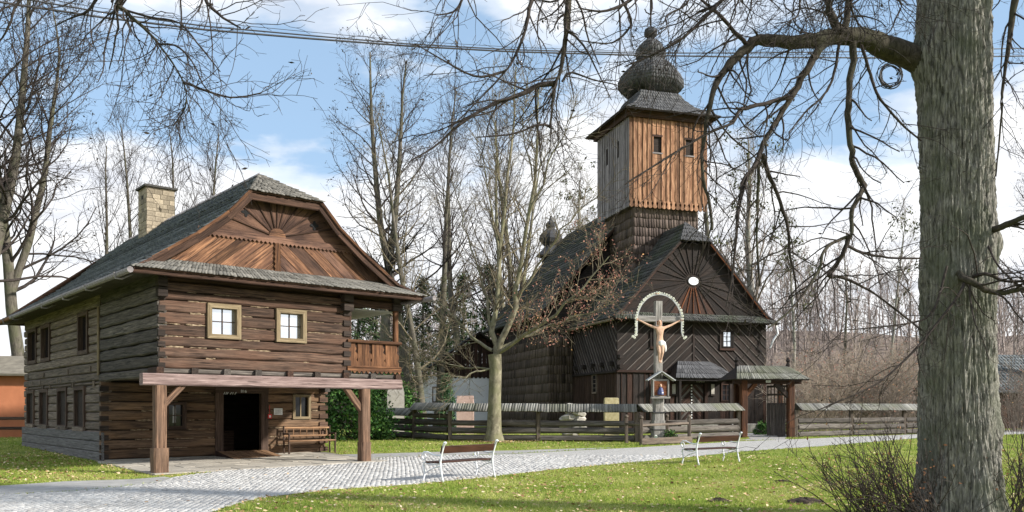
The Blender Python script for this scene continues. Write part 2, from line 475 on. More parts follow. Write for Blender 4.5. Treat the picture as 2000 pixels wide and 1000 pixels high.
M = dict(
    log=wood('log_wood', (.018, .011, .0085), (.165, .103, .073), vary=.36, blotch=(.12, .062, .039), bl=.45, knots=.4),
    log_grey=wood('weathered_log', (.022, .02, .019), (.19, .165, .142), vary=.35, blotch=(.055, .046, .04), knots=.2),
    log_side=wood('side_log', (.042, .034, .028), (.28, .225, .18), vary=.3, blotch=(.13, .095, .07), knots=.25),
    log_low=wood('porch_log', (.026, .017, .012), (.21, .135, .085), vary=.36, blotch=(.2, .115, .06), bl=.45, knots=.35),
    end=wood('log_end', (.018, .013, .011), (.06, .045, .036), vary=.3),
    clad=wood('grey_plinth_board', (.075, .072, .07), (.2, .195, .19), vary=.15),
    beam=wood('pinkish_beam', (.12, .078, .07), (.38, .285, .262), vary=.08, scale=.8, knots=.35),
    post=wood('post_wood', (.05, .028, .018), (.3, .182, .118), vary=.1, blotch=(.12, .078, .055), bl=.6, knots=.35),
    brown=wood('brown_trim', (.02, .011, .008), (.1, .055, .037), vary=.25),
    gable=wood('gable_board', (.038, .017, .011), (.36, .185, .1), vary=.6, blotch=(.05, .025, .018), bl=.7, knots=.6),
    gable_dark_shaded=wood('dark_shaded_gable_board', (.028, .015, .012), (.12, .068, .049), vary=.35, blotch=(.24, .13, .085), bl=.5, knots=.4),  # dark trim tone; also carries the roof's shade on the gable boards
    balcony=wood('balcony_board', (.042, .017, .009), (.29, .14, .066), vary=.45, blotch=(.055, .026, .015), bl=.6, knots=.5),
    frame=wood('window_frame', (.12, .088, .052), (.31, .245, .15), vary=.12),
    frame_dark=wood('dark_window_frame', (.035, .022, .016), (.12, .08, .06), vary=.2),
    white_wood=wood('whitewashed_board', (.4, .38, .35), (.62, .6, .56), vary=.05, bump=.2),
    church=wood('tarred_board', (.009, .0075, .007), (.045, .036, .033), vary=.35, blotch=(.045, .028, .021), bl=.4),
    church_batten=wood('worn_batten', (.05, .043, .039), (.2, .175, .155), vary=.3),
    church_red=wood('reddish_board', (.018, .01, .008), (.08, .043, .031), vary=.4),
    rust=wood('rusty_batten', (.07, .022, .01), (.22, .085, .038), vary=.3),
    tower=wood('tower_board', (.09, .036, .018), (.6, .35, .21), vary=.42, blotch=(.13, .058, .031), bl=.65, knots=.8, scale=.8),
    tower_grey=wood('grey_tower_board', (.13, .115, .115), (.4, .37, .375), vary=.25, knots=.2),
    fence=wood('fence_log', (.035, .031, .028), (.2, .18, .16), vary=.35, blotch=(.07, .058, .048)),
    fence_post=wood('fence_post_wood', (.06, .045, .035), (.22, .18, .145), vary=.25),
    gate=wood('gate_post_wood', (.03, .013, .008), (.2, .08, .034), vary=.2, blotch=(.035, .02, .015), bl=.6),
    gate_grey=wood('gate_leaf_board', (.035, .03, .028), (.12, .105, .095), vary=.2),
    cross=wood('grey_cross_wood', (.14, .13, .12), (.42, .4, .37), vary=.05),
    bench_board=wood('bench_board', (.03, .012, .008), (.075, .032, .022), vary=.1, rough=.45, bump=.15),
    bench_old=wood('old_bench_wood', (.14, .075, .04), (.46, .28, .16), vary=.2),
    roof=shingle('roof_shingle', (.05, .058, .065), (.13, .145, .155), vary=.42),
    roof_front=shingle('worn_shingle', (.05, .048, .043), (.2, .19, .17), vary=.14),
    roof_church=shingle('church_shingle', (.028, .029, .028), (.105, .105, .1), moss=(.05, .062, .035), vary=.4),
    wall_shingle=shingle('wall_shingle', (.03, .022, .02), (.17, .13, .113), vary=.3),
    tower_roof=shingle('tower_roof_shingle', (.04, .041, .046), (.125, .126, .134), vary=.22),
    fence_roof=shingle('fence_roof_board', (.045, .045, .042), (.3, .295, .275), moss=(.1, .108, .062), vary=.2),
    chink=noisy('chinking', [(.35, (.06, .042, .028)), (.55, (.3, .225, .145)), (.75, (.56, .46, .33))], scale=9, bump=.6, stretch=(1, 3, 3)),
    black=plain('unlit_interior', (.006, .006, .007), .9),
    soil=noisy('molehill_soil', [(.3, (.018, .012, .008)), (.7, (.06, .042, .028))], scale=14, bump=.9),
    concrete=noisy('plinth_stone', [(.3, (.2, .19, .16)), (.7, (.42, .4, .35))], scale=5, bump=.5),
    flag=noisy('flagstone', [(.3, (.27, .245, .205)), (.7, (.5, .46, .395))], scale=3, vary=.16, bump=.25, fine=30),
    cobble=None, sand=noisy('gravel_surface', [(.3, (.2, .195, .19)), (.7, (.46, .45, .43))], scale=3, bump=.6, fine=60, dist=.02),
    white=plain('white_enamel', (.72, .74, .78), .35), red=plain('red_plastic', (.6, .02, .02), .4), paper=plain('paper', (.72, .72, .7), .7),
    skin=noisy('painted_flesh', [(.3, (.46, .28, .19)), (.7, (.7, .49, .36))], scale=7, bump=.2, rough=.85, spec=.1),
    hair=plain('painted_hair', (.3, .1, .035), .6), cloth=plain('painted_cloth', (.78, .78, .78), .6),
    flower=plain('painted_flowers', (.75, .76, .66), .6), metal=plain('grey_sheet_metal', (.42, .43, .43), .5, .1),
    plaster=noisy('lime_plaster', [(.3, (.78, .79, .82)), (.7, (.88, .89, .91))], scale=2, bump=.1),
    orange=noisy('orange_render', [(.3, (.4, .15, .075)), (.7, (.52, .2, .1))], scale=1.5, bump=.1),
    hutroof=noisy('felt_roof', [(.3, (.14, .125, .1)), (.7, (.25, .225, .18))], scale=3, bump=.2),
    brick=noisy('sandstone_block', [(.3, (.17, .14, .1)), (.7, (.42, .355, .265))], scale=3, vary=.35, bump=.4, fine=25),
    mortar=noisy('mortar', [(.3, (.2, .18, .15)), (.7, (.3, .28, .24))], scale=8), cable=plain('cable_sheath', (.018, .018, .022), .6),
    stone=noisy('grave_stone', [(.3, (.28, .26, .23)), (.7, (.5, .47, .42))], scale=4, vary=.15, bump=.5),
    pink_stone=noisy('pink_stone', [(.3, (.42, .28, .24)), (.7, (.58, .42, .37))], scale=4), yellow_stone=noisy('yellow_stone', [(.3, (.3, .25, .12)), (.7, (.5, .44, .27))], scale=6),
)


def glass_mat(name, base, rough=.03, spec=1.0):
    m, nt, p = mat_new(name)
    tc = N(nt, 'ShaderNodeTexCoord'); n = N(nt, 'ShaderNodeTexNoise'); n.inputs['Scale'].default_value = 2.2; nt.links.new(tc.outputs['Object'], n.inputs['Vector'])
    bp = N(nt, 'ShaderNodeBump'); bp.inputs['Strength'].default_value = .04; nt.links.new(n.outputs[0], bp.inputs['Height']); nt.links.new(bp.outputs[0], p.inputs['Normal'])
    p.inputs['Base Color'].default_value = (*base, 1); p.inputs['Roughness'].default_value = rough; p.inputs['Specular IOR Level'].default_value = spec; p.inputs['Metallic'].default_value = .85 if base[0] > .2 else 0
    return m


M['glass'] = glass_mat('bright_pane', (.8, .84, .88)); M['glass_dark'] = glass_mat('dark_pane', (.012, .012, .014), .06, .35)


def cobble_mat(name, use_attr):
    m, nt, p = mat_new(name)
    tc = N(nt, 'ShaderNodeTexCoord'); gpn = N(nt, 'ShaderNodeNewGeometry')
    n = N(nt, 'ShaderNodeTexNoise'); n.inputs['Scale'].default_value = 38; n.inputs['Detail'].default_value = 3; nt.links.new(gpn.outputs['Position'], n.inputs['Vector'])
    n2 = N(nt, 'ShaderNodeTexNoise'); n2.inputs['Scale'].default_value = .55; n2.inputs['Detail'].default_value = 5; nt.links.new(gpn.outputs['Position'], n2.inputs['Vector'])
    if use_attr:
        a = N(nt, 'ShaderNodeAttribute', attribute_name='rnd').outputs['Fac']
    else:
        a = N(nt, 'ShaderNodeObjectInfo').outputs['Random']
    f = math_n(nt, 'ADD', math_n(nt, 'MULTIPLY', a, .42), math_n(nt, 'ADD', math_n(nt, 'MULTIPLY', n.outputs[0], .25), math_n(nt, 'MULTIPLY', n2.outputs[0], .55)))
    nt.links.new(ramp(nt, f, [(.2, (.21, .2, .19)), (.5, (.38, .37, .355)), (.9, (.54, .53, .51))]), p.inputs['Base Color'])
    p.inputs['Roughness'].default_value = .75; p.inputs['Specular IOR Level'].default_value = .35
    bp = N(nt, 'ShaderNodeBump'); bp.inputs['Strength'].default_value = .35; bp.inputs['Distance'].default_value = .01; nt.links.new(n.outputs[0], bp.inputs['Height']); nt.links.new(bp.outputs[0], p.inputs['Normal'])
    return m


M['cobble'] = cobble_mat('granite_sett', False); M['cobble_a'] = cobble_mat('granite_setts', True)


def path_bed_mat():
    m, nt, p = mat_new('sett_paving')
    g = N(nt, 'ShaderNodeNewGeometry'); mp = N(nt, 'ShaderNodeMapping'); mp.inputs['Rotation'].default_value = (0, 0, R(-38)); nt.links.new(g.outputs['Position'], mp.inputs[0])
    b = N(nt, 'ShaderNodeTexBrick'); b.inputs['Scale'].default_value = 1; b.inputs['Brick Width'].default_value = .122; b.inputs['Row Height'].default_value = .105; b.inputs['Mortar Size'].default_value = .008
    b.inputs['Color1'].default_value = (.37, .36, .345, 1); b.inputs['Color2'].default_value = (.5, .49, .47, 1); b.inputs['Mortar'].default_value = (.17, .155, .13, 1); nt.links.new(mp.outputs[0], b.inputs['Vector'])
    n2 = N(nt, 'ShaderNodeTexNoise'); n2.inputs['Scale'].default_value = .5; n2.inputs['Detail'].default_value = 6; nt.links.new(g.outputs['Position'], n2.inputs['Vector'])
    sandy = math_n(nt, 'MULTIPLY', ramp(nt, n2.outputs[0], [(.45, 0.0), (.7, 1.0)]), .5)
    nt.links.new(mixc(nt, sandy, b.outputs['Color'], (.42, .4, .37)), p.inputs['Base Color']); p.inputs['Roughness'].default_value = .85
    bp = N(nt, 'ShaderNodeBump'); bp.inputs['Strength'].default_value = .5; bp.inputs['Distance'].default_value = .02; bp.invert = True; nt.links.new(b.outputs['Fac'], bp.inputs['Height']); nt.links.new(bp.outputs[0], p.inputs['Normal'])
    return m


def lawn_mat(name='lawn_turf', mul=1.0):
    m, nt, p = mat_new(name)
    g = N(nt, 'ShaderNodeNewGeometry')
    n = N(nt, 'ShaderNodeTexNoise'); n.inputs['Scale'].default_value = .7; n.inputs['Detail'].default_value = 7; n.inputs['Roughness'].default_value = .65; nt.links.new(g.outputs['Position'], n.inputs['Vector'])
    n2 = N(nt, 'ShaderNodeTexNoise'); n2.inputs['Scale'].default_value = 45; n2.inputs['Detail'].default_value = 4; nt.links.new(g.outputs['Position'], n2.inputs['Vector'])
    f = math_n(nt, 'ADD', math_n(nt, 'MULTIPLY', n.outputs[0], .6), math_n(nt, 'MULTIPLY', n2.outputs[0], .4))
    c = [(.32, (.09, .14, .022)), (.48, (.2, .25, .045)), (.6, (.32, .32, .09)), (.72, (.4, .34, .16))]
    nt.links.new(ramp(nt, f, [(q, tuple(x * mul for x in k)) for q, k in c]), p.inputs['Base Color']); p.inputs['Roughness'].default_value = .95; p.inputs['Specular IOR Level'].default_value = .1
    bp = N(nt, 'ShaderNodeBump'); bp.inputs['Strength'].default_value = .8; bp.inputs['Distance'].default_value = .04; nt.links.new(n2.outputs[0], bp.inputs['Height']); nt.links.new(bp.outputs[0], p.inputs['Normal'])
    return m


def bark_mat(name, dark, light, scale=9.0, stretch=.22, moss=None, bump=.8, rough=.95):
    m, nt, p = mat_new(name)
    tc = N(nt, 'ShaderNodeTexCoord'); mp = N(nt, 'ShaderNodeMapping'); mp.inputs['Scale'].default_value = (1, 1, stretch); nt.links.new(tc.outputs['Object'], mp.inputs[0])
    n = N(nt, 'ShaderNodeTexNoise'); n.inputs['Scale'].default_value = scale; n.inputs['Detail'].default_value = 8; n.inputs['Roughness'].default_value = .7; n.inputs['Distortion'].default_value = .6; nt.links.new(mp.outputs[0], n.inputs['Vector'])
    col = ramp(nt, n.outputs[0], [(.34, dark), (.52, tuple((a + b) * .5 for a, b in zip(dark, light))), (.7, light)])
    n2 = N(nt, 'ShaderNodeTexNoise'); n2.inputs['Scale'].default_value = 1.6; n2.inputs['Detail'].default_value = 7; nt.links.new(tc.outputs['Object'], n2.inputs['Vector'])
    if moss: col = mixc(nt, math_n(nt, 'MULTIPLY', ramp(nt, n2.outputs[0], [(.45, 0.0), (.62, 1.0)]), .65), col, moss)
    nt.links.new(col, p.inputs['Base Color']); p.inputs['Roughness'].default_value = rough; p.inputs['Specular IOR Level'].default_value = .15
    bp = N(nt, 'ShaderNodeBump'); bp.inputs['Strength'].default_value = bump; bp.inputs['Distance'].default_value = .03; nt.links.new(n.outputs[0], bp.inputs['Height']); nt.links.new(bp.outputs[0], p.inputs['Normal'])
    return m


M['bed'] = path_bed_mat(); M['lawn'] = lawn_mat()
M['bark_linden'] = bark_mat('linden_bark', (.02, .019, .017), (.44, .42, .375), 24, .2, moss=(.13, .14, .1), bump=1.0)
M['branch'] = bark_mat('linden_branch_bark', (.022, .018, .015), (.1, .085, .07), 14, .5, moss=(.06, .062, .038))
M['twig'] = bark_mat('dark_twig_bark', (.026, .021, .02), (.085, .07, .063), 12, 1)
M['bark_grey'] = bark_mat('grey_trunk_bark', (.05, .045, .037), (.19, .17, .14), 7, .3, moss=(.1, .105, .06))
M['bark_maple'] = bark_mat('maple_bark', (.09, .08, .055), (.34, .31, .22), 7, .5, moss=(.17, .17, .09), bump=.4)
M['twig_green'] = bark_mat('olive_twig_bark', (.085, .07, .048), (.26, .22, .15), 8, 1, bump=.3)
M['bark_beech'] = bark_mat('pale_beech_bark', (.16, .15, .135), (.4, .38, .35), 5, .5, moss=(.2, .21, .16), bump=.3)
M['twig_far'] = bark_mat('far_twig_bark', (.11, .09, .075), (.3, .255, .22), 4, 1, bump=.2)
M['twig_hazed'] = bark_mat('hazed_woodland_bark', (.17, .14, .13), (.36, .31, .29), 3, 1, bump=.2)  # bark lightened, the distance haze is put into its colour
M['twig_red'] = bark_mat('reddish_shrub_bark', (.2, .16, .125), (.52, .43, .345), 4, 1, bump=.2)
M['needle'] = rnd_mat('conifer_needles', [(0, (.008, .02, .009)), (.6, (.03, .065, .022)), (1, (.07, .11, .035))])
M['yew'] = rnd_mat('broad_evergreen_leaves', [(0, (.014, .042, .012)), (.6, (.05, .125, .028)), (1, (.13, .24, .058))])
M['thuja'] = rnd_mat('thuja_sprays', [(0, (.02, .055, .028)), (.6, (.06, .135, .06)), (1, (.15, .24, .11))])
M['dry_leaf'] = rnd_mat('dry_leaves', [(0, (.13, .05, .02)), (.5, (.3, .14, .07)), (1, (.48, .3, .16))], trans=.3)
M['red_leaf'] = rnd_mat('reddish_leaves', [(0, (.26, .1, .08)), (.55, (.48, .24, .19)), (.88, (.58, .34, .24)), (1, (.7, .4, .16))], trans=.3)
M['fallen'] = rnd_mat('fallen_leaf', [(0, (.16, .08, .035)), (.45, (.4, .25, .13)), (.8, (.6, .45, .27)), (1, (.75, .63, .45))])
M['grass'] = rnd_mat('grass_blade', [(0, (.075, .15, .02)), (.4, (.23, .33, .05)), (.7, (.39, .42, .1)), (1, (.58, .53, .25))], trans=.25)
M['cone'] = rnd_mat('seed_clusters', [(0, (.02, .016, .012)), (1, (.075, .06, .045))])
M['mistle'] = rnd_mat('mistletoe_leaves', [(0, (.035, .045, .015)), (1, (.13, .14, .05))])
M['leaf_litter'] = noisy('hazed_woodland_floor', [(.3, (.14, .105, .085)), (.7, (.27, .21, .17))], scale=.3, bump=.2, fine=3)  # leaf litter brown, paled for the haze of the far hillside

exec_order = []
# ------------------------------------------------------------------ ground, paths
def sheet(name, poly, off, mat, ys=None, parent=None):
    """flat polygon in plan, cut where the ground changes slope, laid off metres above the ground"""
    import bmesh
    bm = bmesh.new(); vs = [bm.verts.new((p[0], p[1], 0)) for p in poly]
    es = [bm.edges.new((vs[i], vs[(i + 1) % len(vs)])) for i in range(len(vs))]
    bmesh.ops.triangle_fill(bm, use_beauty=True, edges=es, normal=(0, 0, 1))
    for y in (20.0, 40.0):
        bmesh.ops.bisect_plane(bm, geom=bm.verts[:] + bm.edges[:] + bm.faces[:], plane_co=(0, y, 0), plane_no=(0, 1, 0))
    for v in bm.verts: v.co.z = gz(v.co.y) + off
    bmesh.ops.recalc_face_normals(bm, faces=bm.faces[:])
    for f in bm.faces:
        if f.normal.z < 0: f.normal_flip()
    me = bpy.data.meshes.new(name); bm.to_mesh(me); bm.free()
    return link_mesh(name, me, mat, parent)


gx = [-900, -300, -60, -30, 0, 30, 60, 300, 900]; gy = [-300, -50, 0, 10, 20, 40, 60, 100, 300, 1500]
g = pyd('ground', [(x, y, gz(y)) for y in gy for x in gx], [(j * 9 + i, j * 9 + i + 1, j * 9 + i + 10, j * 9 + i + 9) for j in range(len(gy) - 1) for i in range(8)], M['lawn'])
tag(g, 'green and straw coloured lawn with fallen leaves', 'lawn', kind='structure')
NEAR = [(380, 1060), (410, 1000), (500, 974), (640, 957), (800, 947), (960, 931), (1100, 915), (1250, 902), (1335, 894), (1450, 882), (1600, 872), (1790, 856), (2000, 848), (2150, 842)]
FAR = [(2150, 836), (2000, 839), (1800, 848), (1700, 852), (1580, 857), (1450, 862), (1350, 868), (1250, 874), (1150, 879), (1000, 887), (900, 890), (760, 894), (715, 899), (640, 906), (480, 916), (365, 929), (335, 935), (300, 945), (150, 961), (0, 968), (-300, 985)]
path_poly = [gp(-400, 1200), gp(300, 1200)] + [gp(*p) for p in NEAR] + [gp(*p) for p in FAR]
path = sheet('cobbled_path', path_poly, .008, M['bed'])
tag(path, 'pale grey cobbled path curving from the house to the gate', 'path', kind='structure')
grav1 = [gp(*p) for p in [(-300, 984), (0, 967), (150, 960), (300, 944), (337, 934), (320, 931), (260, 936), (130, 940), (0, 949), (-300, 962)]]
o = sheet('gravel_verge', grav1, .004, M['sand']); tag(o, 'grey gravel strip between cobbles and grass by the house', 'gravel', kind='structure')
grav2 = [gp(*p) for p in [(715, 898), (760, 893), (900, 889), (1000, 886), (1150, 878), (1200, 874), (1100, 877), (1000, 880), (880, 882), (740, 886), (660, 888), (645, 900)]]
o = sheet('sandy_verge', grav2, .004, M['sand']); tag(o, 'sandy strip between the cobbles and the leafy grass before the fence', 'gravel', kind='structure')
gate_path = [gp(1440, 860), gp(1465, 857), Vector((12.0, 44, 0)), Vector((11.0, 47, 0)), Vector((14.5, 47, 0)), Vector((14.0, 43, 0)), gp(1532, 857), gp(1560, 859)]
o = sheet('churchyard_path', gate_path, .004, M['sand']); tag(o, 'grey gravel path leading through the lychgate', 'path', kind='structure')


def cobbles():
    ang = R(38); ca, sa = math.cos(ang), math.sin(ang); sx, sy = .122, .105
    ii, jj = np.meshgrid(np.arange(-320, 440), np.arange(-80, 500))
    a = (ii + .5 * (jj % 2)) * sx + nr.normal(0, .006, ii.shape); b = jj * sy + nr.normal(0, .006, ii.shape) + .05 * np.sin(a * .9)
    X = a * ca - b * sa; Y = a * sa + b * ca
    pp = [(p.x, p.y) for p in path_poly]
    keep = (Y > 12.6) & (Y < 27.5) & (np.abs(X) < .64 * Y) & in_poly(X, Y, pp)
    X, Y = X[keep], Y[keep]
    order = np.argsort(Y); X, Y = X[order], Y[order]; n = len(X)
    w, h = sx * .5 * nr.uniform(.84, .96, n), sy * .5 * nr.uniform(.84, .96, n); hh = .017 + nr.uniform(-.006, .007, n); rot = ang + nr.normal(0, .06, n)
    cr, sr = np.cos(rot), np.sin(rot)
    loc = np.array([(-1, -1, 0), (1, -1, 0), (1, 1, 0), (-1, 1, 0), (-.8, -.78, 1), (.8, -.8, 1), (.78, .8, 1), (-.8, .8, 1)], float)
    q = np.array([(4, 5, 6, 7), (0, 1, 5, 4), (1, 2, 6, 5), (2, 3, 7, 6), (3, 0, 4, 7)])
    lx, ly = loc[:, 0] * w[:, None], loc[:, 1] * h[:, None]
    tilt = nr.normal(0, .05, (n, 2))
    V = np.stack([X[:, None] + lx * cr[:, None] - ly * sr[:, None], Y[:, None] + lx * sr[:, None] + ly * cr[:, None],
                  gza(Y)[:, None] + .009 + loc[:, 2] * hh[:, None] + loc[:, 2] * (lx * tilt[:, :1] + ly * tilt[:, 1:])], -1)
    # the nearest 300 in view are pieces of their own
    inview = np.where((np.abs(X) < .6 * Y) & (Y > 13.45) & (Y > 13.45))[0][:300]; sel = np.zeros(n, bool); sel[inview] = True
    rest = V[~sel]; k = len(rest)
    me = np_mesh('cobbles', rest.reshape(-1, 3), (np.arange(k)[:, None, None] * 8 + q).reshape(-1, 4), np.repeat(nr.uniform(0, 1, k), 8))
    ob = link_mesh('cobbles', me, M['cobble_a'], path); ob['kind'] = 'stuff'
    shapes = []
    for s in range(8):
        l2 = loc.copy(); l2[:, 0] *= sx * .46 * rng.uniform(.9, 1.04); l2[:, 1] *= sy * .46 * rng.uniform(.9, 1.04); l2[4:, 2] = .017 + nr.uniform(-.005, .006, 4)
        shapes.append(np_mesh('cobble', l2, q)); shapes[-1].materials.append(M['cobble'])
    for i in inview:
        ob = bpy.data.objects.new('cobble', rng.choice(shapes)); COL.objects.link(ob); ob.parent = path
        ob.location = (X[i], Y[i], gz(Y[i]) + .009); ob.rotation_euler = (0, 0, rot[i])


cobbles()

# ------------------------------------------------------------------ hills and far woodland
def hill_z(X, Y):
    t = np.clip((Y - 78) / 90.0, 0, 1); t = t * t * (3 - 2 * t)
    side = 7.5 + 9.0 / (1 + np.exp(-(X - 18) / 12)) - 6.5 / (1 + np.exp((X + 42) / 10))
    return .3 + t * (side + 1.3 * np.sin(X * .045 + 1) + .8 * np.sin(X * .11 + Y * .05))


hx = np.linspace(-220, 260, 70); hy = np.concatenate([np.linspace(78, 200, 30), [260, 400]])
HX, HYY = np.meshgrid(hx, hy); HZ = hill_z(HX, HYY) - np.where(HYY <= 78, .6, 0)
nxh = len(hx); idx = np.arange(len(hy) - 1)[:, None] * nxh + np.arange(nxh - 1)[None]
me = np_mesh('hill', np.stack([HX, HYY, HZ], -1).reshape(-1, 3), np.stack([idx, idx + 1, idx + nxh + 1, idx + nxh], -1).reshape(-1, 4))
tag(link_mesh('hill', me, M['leaf_litter'], smooth=True), 'wooded hillside behind the church', 'hill', kind='structure')


# ------------------------------------------------------------------ trees
def grow(r, p, d, L, rad, K, wander, up, rend=.25):
    """one branch as a wandering line"""
    pts, rs = [p.copy()], [rad]; st = L / (K - 1); d = d.normalized()
    for i in range(1, K):
        d = (d + Vector((r.gauss(0, wander), r.gauss(0, wander), r.gauss(0, wander) + up))).normalized()
        p = p + d * st; pts.append(p.copy()); rs.append(rad * (1 - (1 - rend) * i / (K - 1)))
    return pts, rs


def pt_on(pts, rs, t):
    f = t * (len(pts) - 1); i = min(int(f), len(pts) - 2); s = f - i
    return pts[i].lerp(pts[i + 1], s), rs[i] + (rs[i + 1] - rs[i]) * s, (pts[i + 1] - pts[i]).normalized()


def side_dir(r, d, ang):
    a = Vector((r.gauss(0, 1), r.gauss(0, 1), r.gauss(0, 1))); a = (a - d * a.dot(d)).normalized()
    return d * math.cos(ang) + a * math.sin(ang)


def bare_tree(seed, H, r0, lean=(0, 0), crown0=.3, n1=26, L1=.34, n2=9, n3=6, ang=(38, 65), up1=.10, wander=.1, forks=None, min_r=.006, fan=1.0, L2=.45, top=True, k_trunk=12):
    """lines of a leafless tree standing at the origin -> trunk lines, limb lines, twig lines, tips"""
    r = random.Random(seed); trunk, limbs, twigs, fine, tips = [], [], [], [], []
    stems = forks or [(0, 0, 0, 1.0)]
    for (fz, dx, dy, hs) in stems:
        if fz == 0:
            tp, tr = grow(r, Vector((0, 0, -.3)), Vector((lean[0], lean[1], 1)), H * hs + .3, r0, k_trunk, wander * .35, .05, .12)
            tr[0] *= 1.5; tr[1] *= 1.05
        else:
            b, br, bd = pt_on(trunk[0][0], trunk[0][1], fz)
            tp, tr = grow(r, b, Vector((dx, dy, 1)), H * hs, br * .8, k_trunk, wander * .4, .06, .12)
        trunk.append((tp, tr))
        for i in range(n1):
            t = crown0 + (1 - crown0) * (i + r.random()) / n1
            if fz: t = .12 + .88 * (i + r.random()) / n1
            p, rr, d = pt_on(tp, tr, min(t, .985))
            sh = (1 - (t - crown0) / (1 - crown0)) if not fz else 1 - t
            ln = H * L1 * (.35 + .65 * max(sh, 0) ** .7) * r.uniform(.7, 1.15) * fan
            a = R(r.uniform(*ang)) * (.65 + .35 * sh)
            lp, lr = grow(r, p, side_dir(r, d, a), ln, max(rr * r.uniform(.24, .4), min_r * 1.6), 7, wander, up1)
            limbs.append((lp, lr))
            for j in range(n2):
                t2 = .2 + .8 * (j + r.random()) / n2
                p2, r2, d2 = pt_on(lp, lr, min(t2, .98))
                l2 = ln * L2 * (1.15 - .7 * t2) * r.uniform(.6, 1.2)
                bp, br = grow(r, p2, side_dir(r, d2, R(r.uniform(28, 60))), l2, max(r2 * .55, min_r), 5, wander * 1.2, up1 * .6, .5)
                twigs.append((bp, br))
                for k in range(n3):
                    p3, r3, d3 = pt_on(bp, br, min(.2 + .8 * (k + r.random()) / n3, .98))
                    fp, fr = grow(r, p3, side_dir(r, d3, R(r.uniform(25, 60))), l2 * r.uniform(.3, .6), min_r * .75, 3, wander * 1.3, up1 * .4, .6)
                    fine.append((fp, fr)); tips.append(fp[-1])
                tips.append(bp[-1])
    return trunk, limbs, twigs, fine, tips


def arr(lines): return [(np.array([tuple(p) for p in a]), np.array(b)) for a, b in lines]


TREES = {}


def tree_kind(key, mt, mtw, clusters=None, **kw):
    """meshes of one kind of bare tree, built once: trunk, crown and maybe clusters of seeds or mistletoe"""
    tr, li, tw, fi, tips = bare_tree(**kw)
    parts = [('trunk', tube_mesh('trunk', [(arr(tr), 10)]), mt), ('crown', tube_mesh('crown', [(arr(li), 5), (arr(tw), 3), (arr(fi), 3)]), mtw)]
    if clusters:
        name, mat, frac, size, per, spread = clusters
        T = np.array([tuple(t) for t in tips]); T = T[nr.random(len(T)) < frac]
        C = (T[:, None] + nr.normal(0, spread, (len(T), per, 3))).reshape(-1, 3)
        parts.append((name, quads_mesh(name, C, size * nr.uniform(.6, 1.3, len(C))), mat))
    for _, me, m in parts: me.materials.append(m)
    TREES[key] = parts; return tips


def plant(key, name, loc, rz, s, label, cat, group=None, sz=None):
    root = empty(name, loc, rz); root.scale = (s, s, sz or s); tag(root, label, cat, group)
    for nm, me, m in TREES[key]:
        o = bpy.data.objects.new(nm, me); COL.objects.link(o); o.parent = root
        if nm in ('mistletoe', 'seed_cluster', 'leaves'): o['kind'] = 'stuff'
    return root


def gl(px, D):     # place on the ground at column px and depth D
    return Vector(((px - CX) / F * D, D, gz(D) if D < 78 else float(hill_z(np.array((px - CX) / F * D), np.array(D)))))


tree_kind('alder', M['bark_grey'], M['twig'], ('seed_cluster', M['cone'], .2, .13, 3, .06), seed=3, H=26, r0=.42, crown0=.3, n1=38, L1=.24, n2=8, n3=6, ang=(40, 72), up1=.09, wander=.15, min_r=.0095)
tree_kind('oak', M['bark_grey'], M['twig'], ('seed_cluster', M['cone'], .16, .13, 3, .06), seed=8, H=24, r0=.36, crown0=.3, n1=26, L1=.28, n2=9, n3=7, ang=(40, 70), up1=.08, wander=.16, min_r=.011, forks=[(0, 0, 0, 1.0), (.3, -.35, .1, .62), (.38, .3, -.1, .55)])
tree_kind('ash', M['bark_grey'], M['twig'], None, seed=21, H=20, r0=.26, crown0=.42, n1=26, L1=.26, n2=8, n3=5, ang=(28, 50), up1=.12, wander=.1, min_r=.010)
tree_kind('willow', M['bark_maple'], M['twig'], None, seed=34, H=21, r0=.34, crown0=.25, n1=24, L1=.36, n2=8, n3=5, ang=(24, 48), up1=.12, wander=.09, min_r=.010, forks=[(0, 0, 0, 1.0), (.16, -.2, .1, .85), (.22, .22, 0, .8)])
tree_kind('young', M['bark_grey'], M['twig_green'], None, seed=92, H=17, r0=.22, crown0=.16, n1=30, L1=.3, n2=7, n3=4, ang=(48, 80), up1=.05, wander=.14, min_r=.010)
tree_kind('beech', M['bark_beech'], M['twig_far'], ('mistletoe', M['mistle'], .012, .3, 26, .28), seed=55, H=25, r0=.55, crown0=.36, n1=34, L1=.3, n2=9, n3=6, ang=(35, 62), up1=.1, wander=.13, min_r=.012)
tree_kind('larch', M['bark_grey'], M['twig_far'], None, seed=61, H=20, r0=.22, crown0=.25, n1=30, L1=.2, n2=6, n3=4, ang=(45, 75), up1=.06, wander=.12, min_r=.013)
tree_kind('birch', M['bark_beech'], M['twig_far'], ('mistletoe', M['mistle'], .02, .3, 22, .3), seed=72, H=22, r0=.24, crown0=.4, n1=28, L1=.24, n2=8, n3=5, ang=(28, 52), up1=.07, wander=.12, min_r=.012)

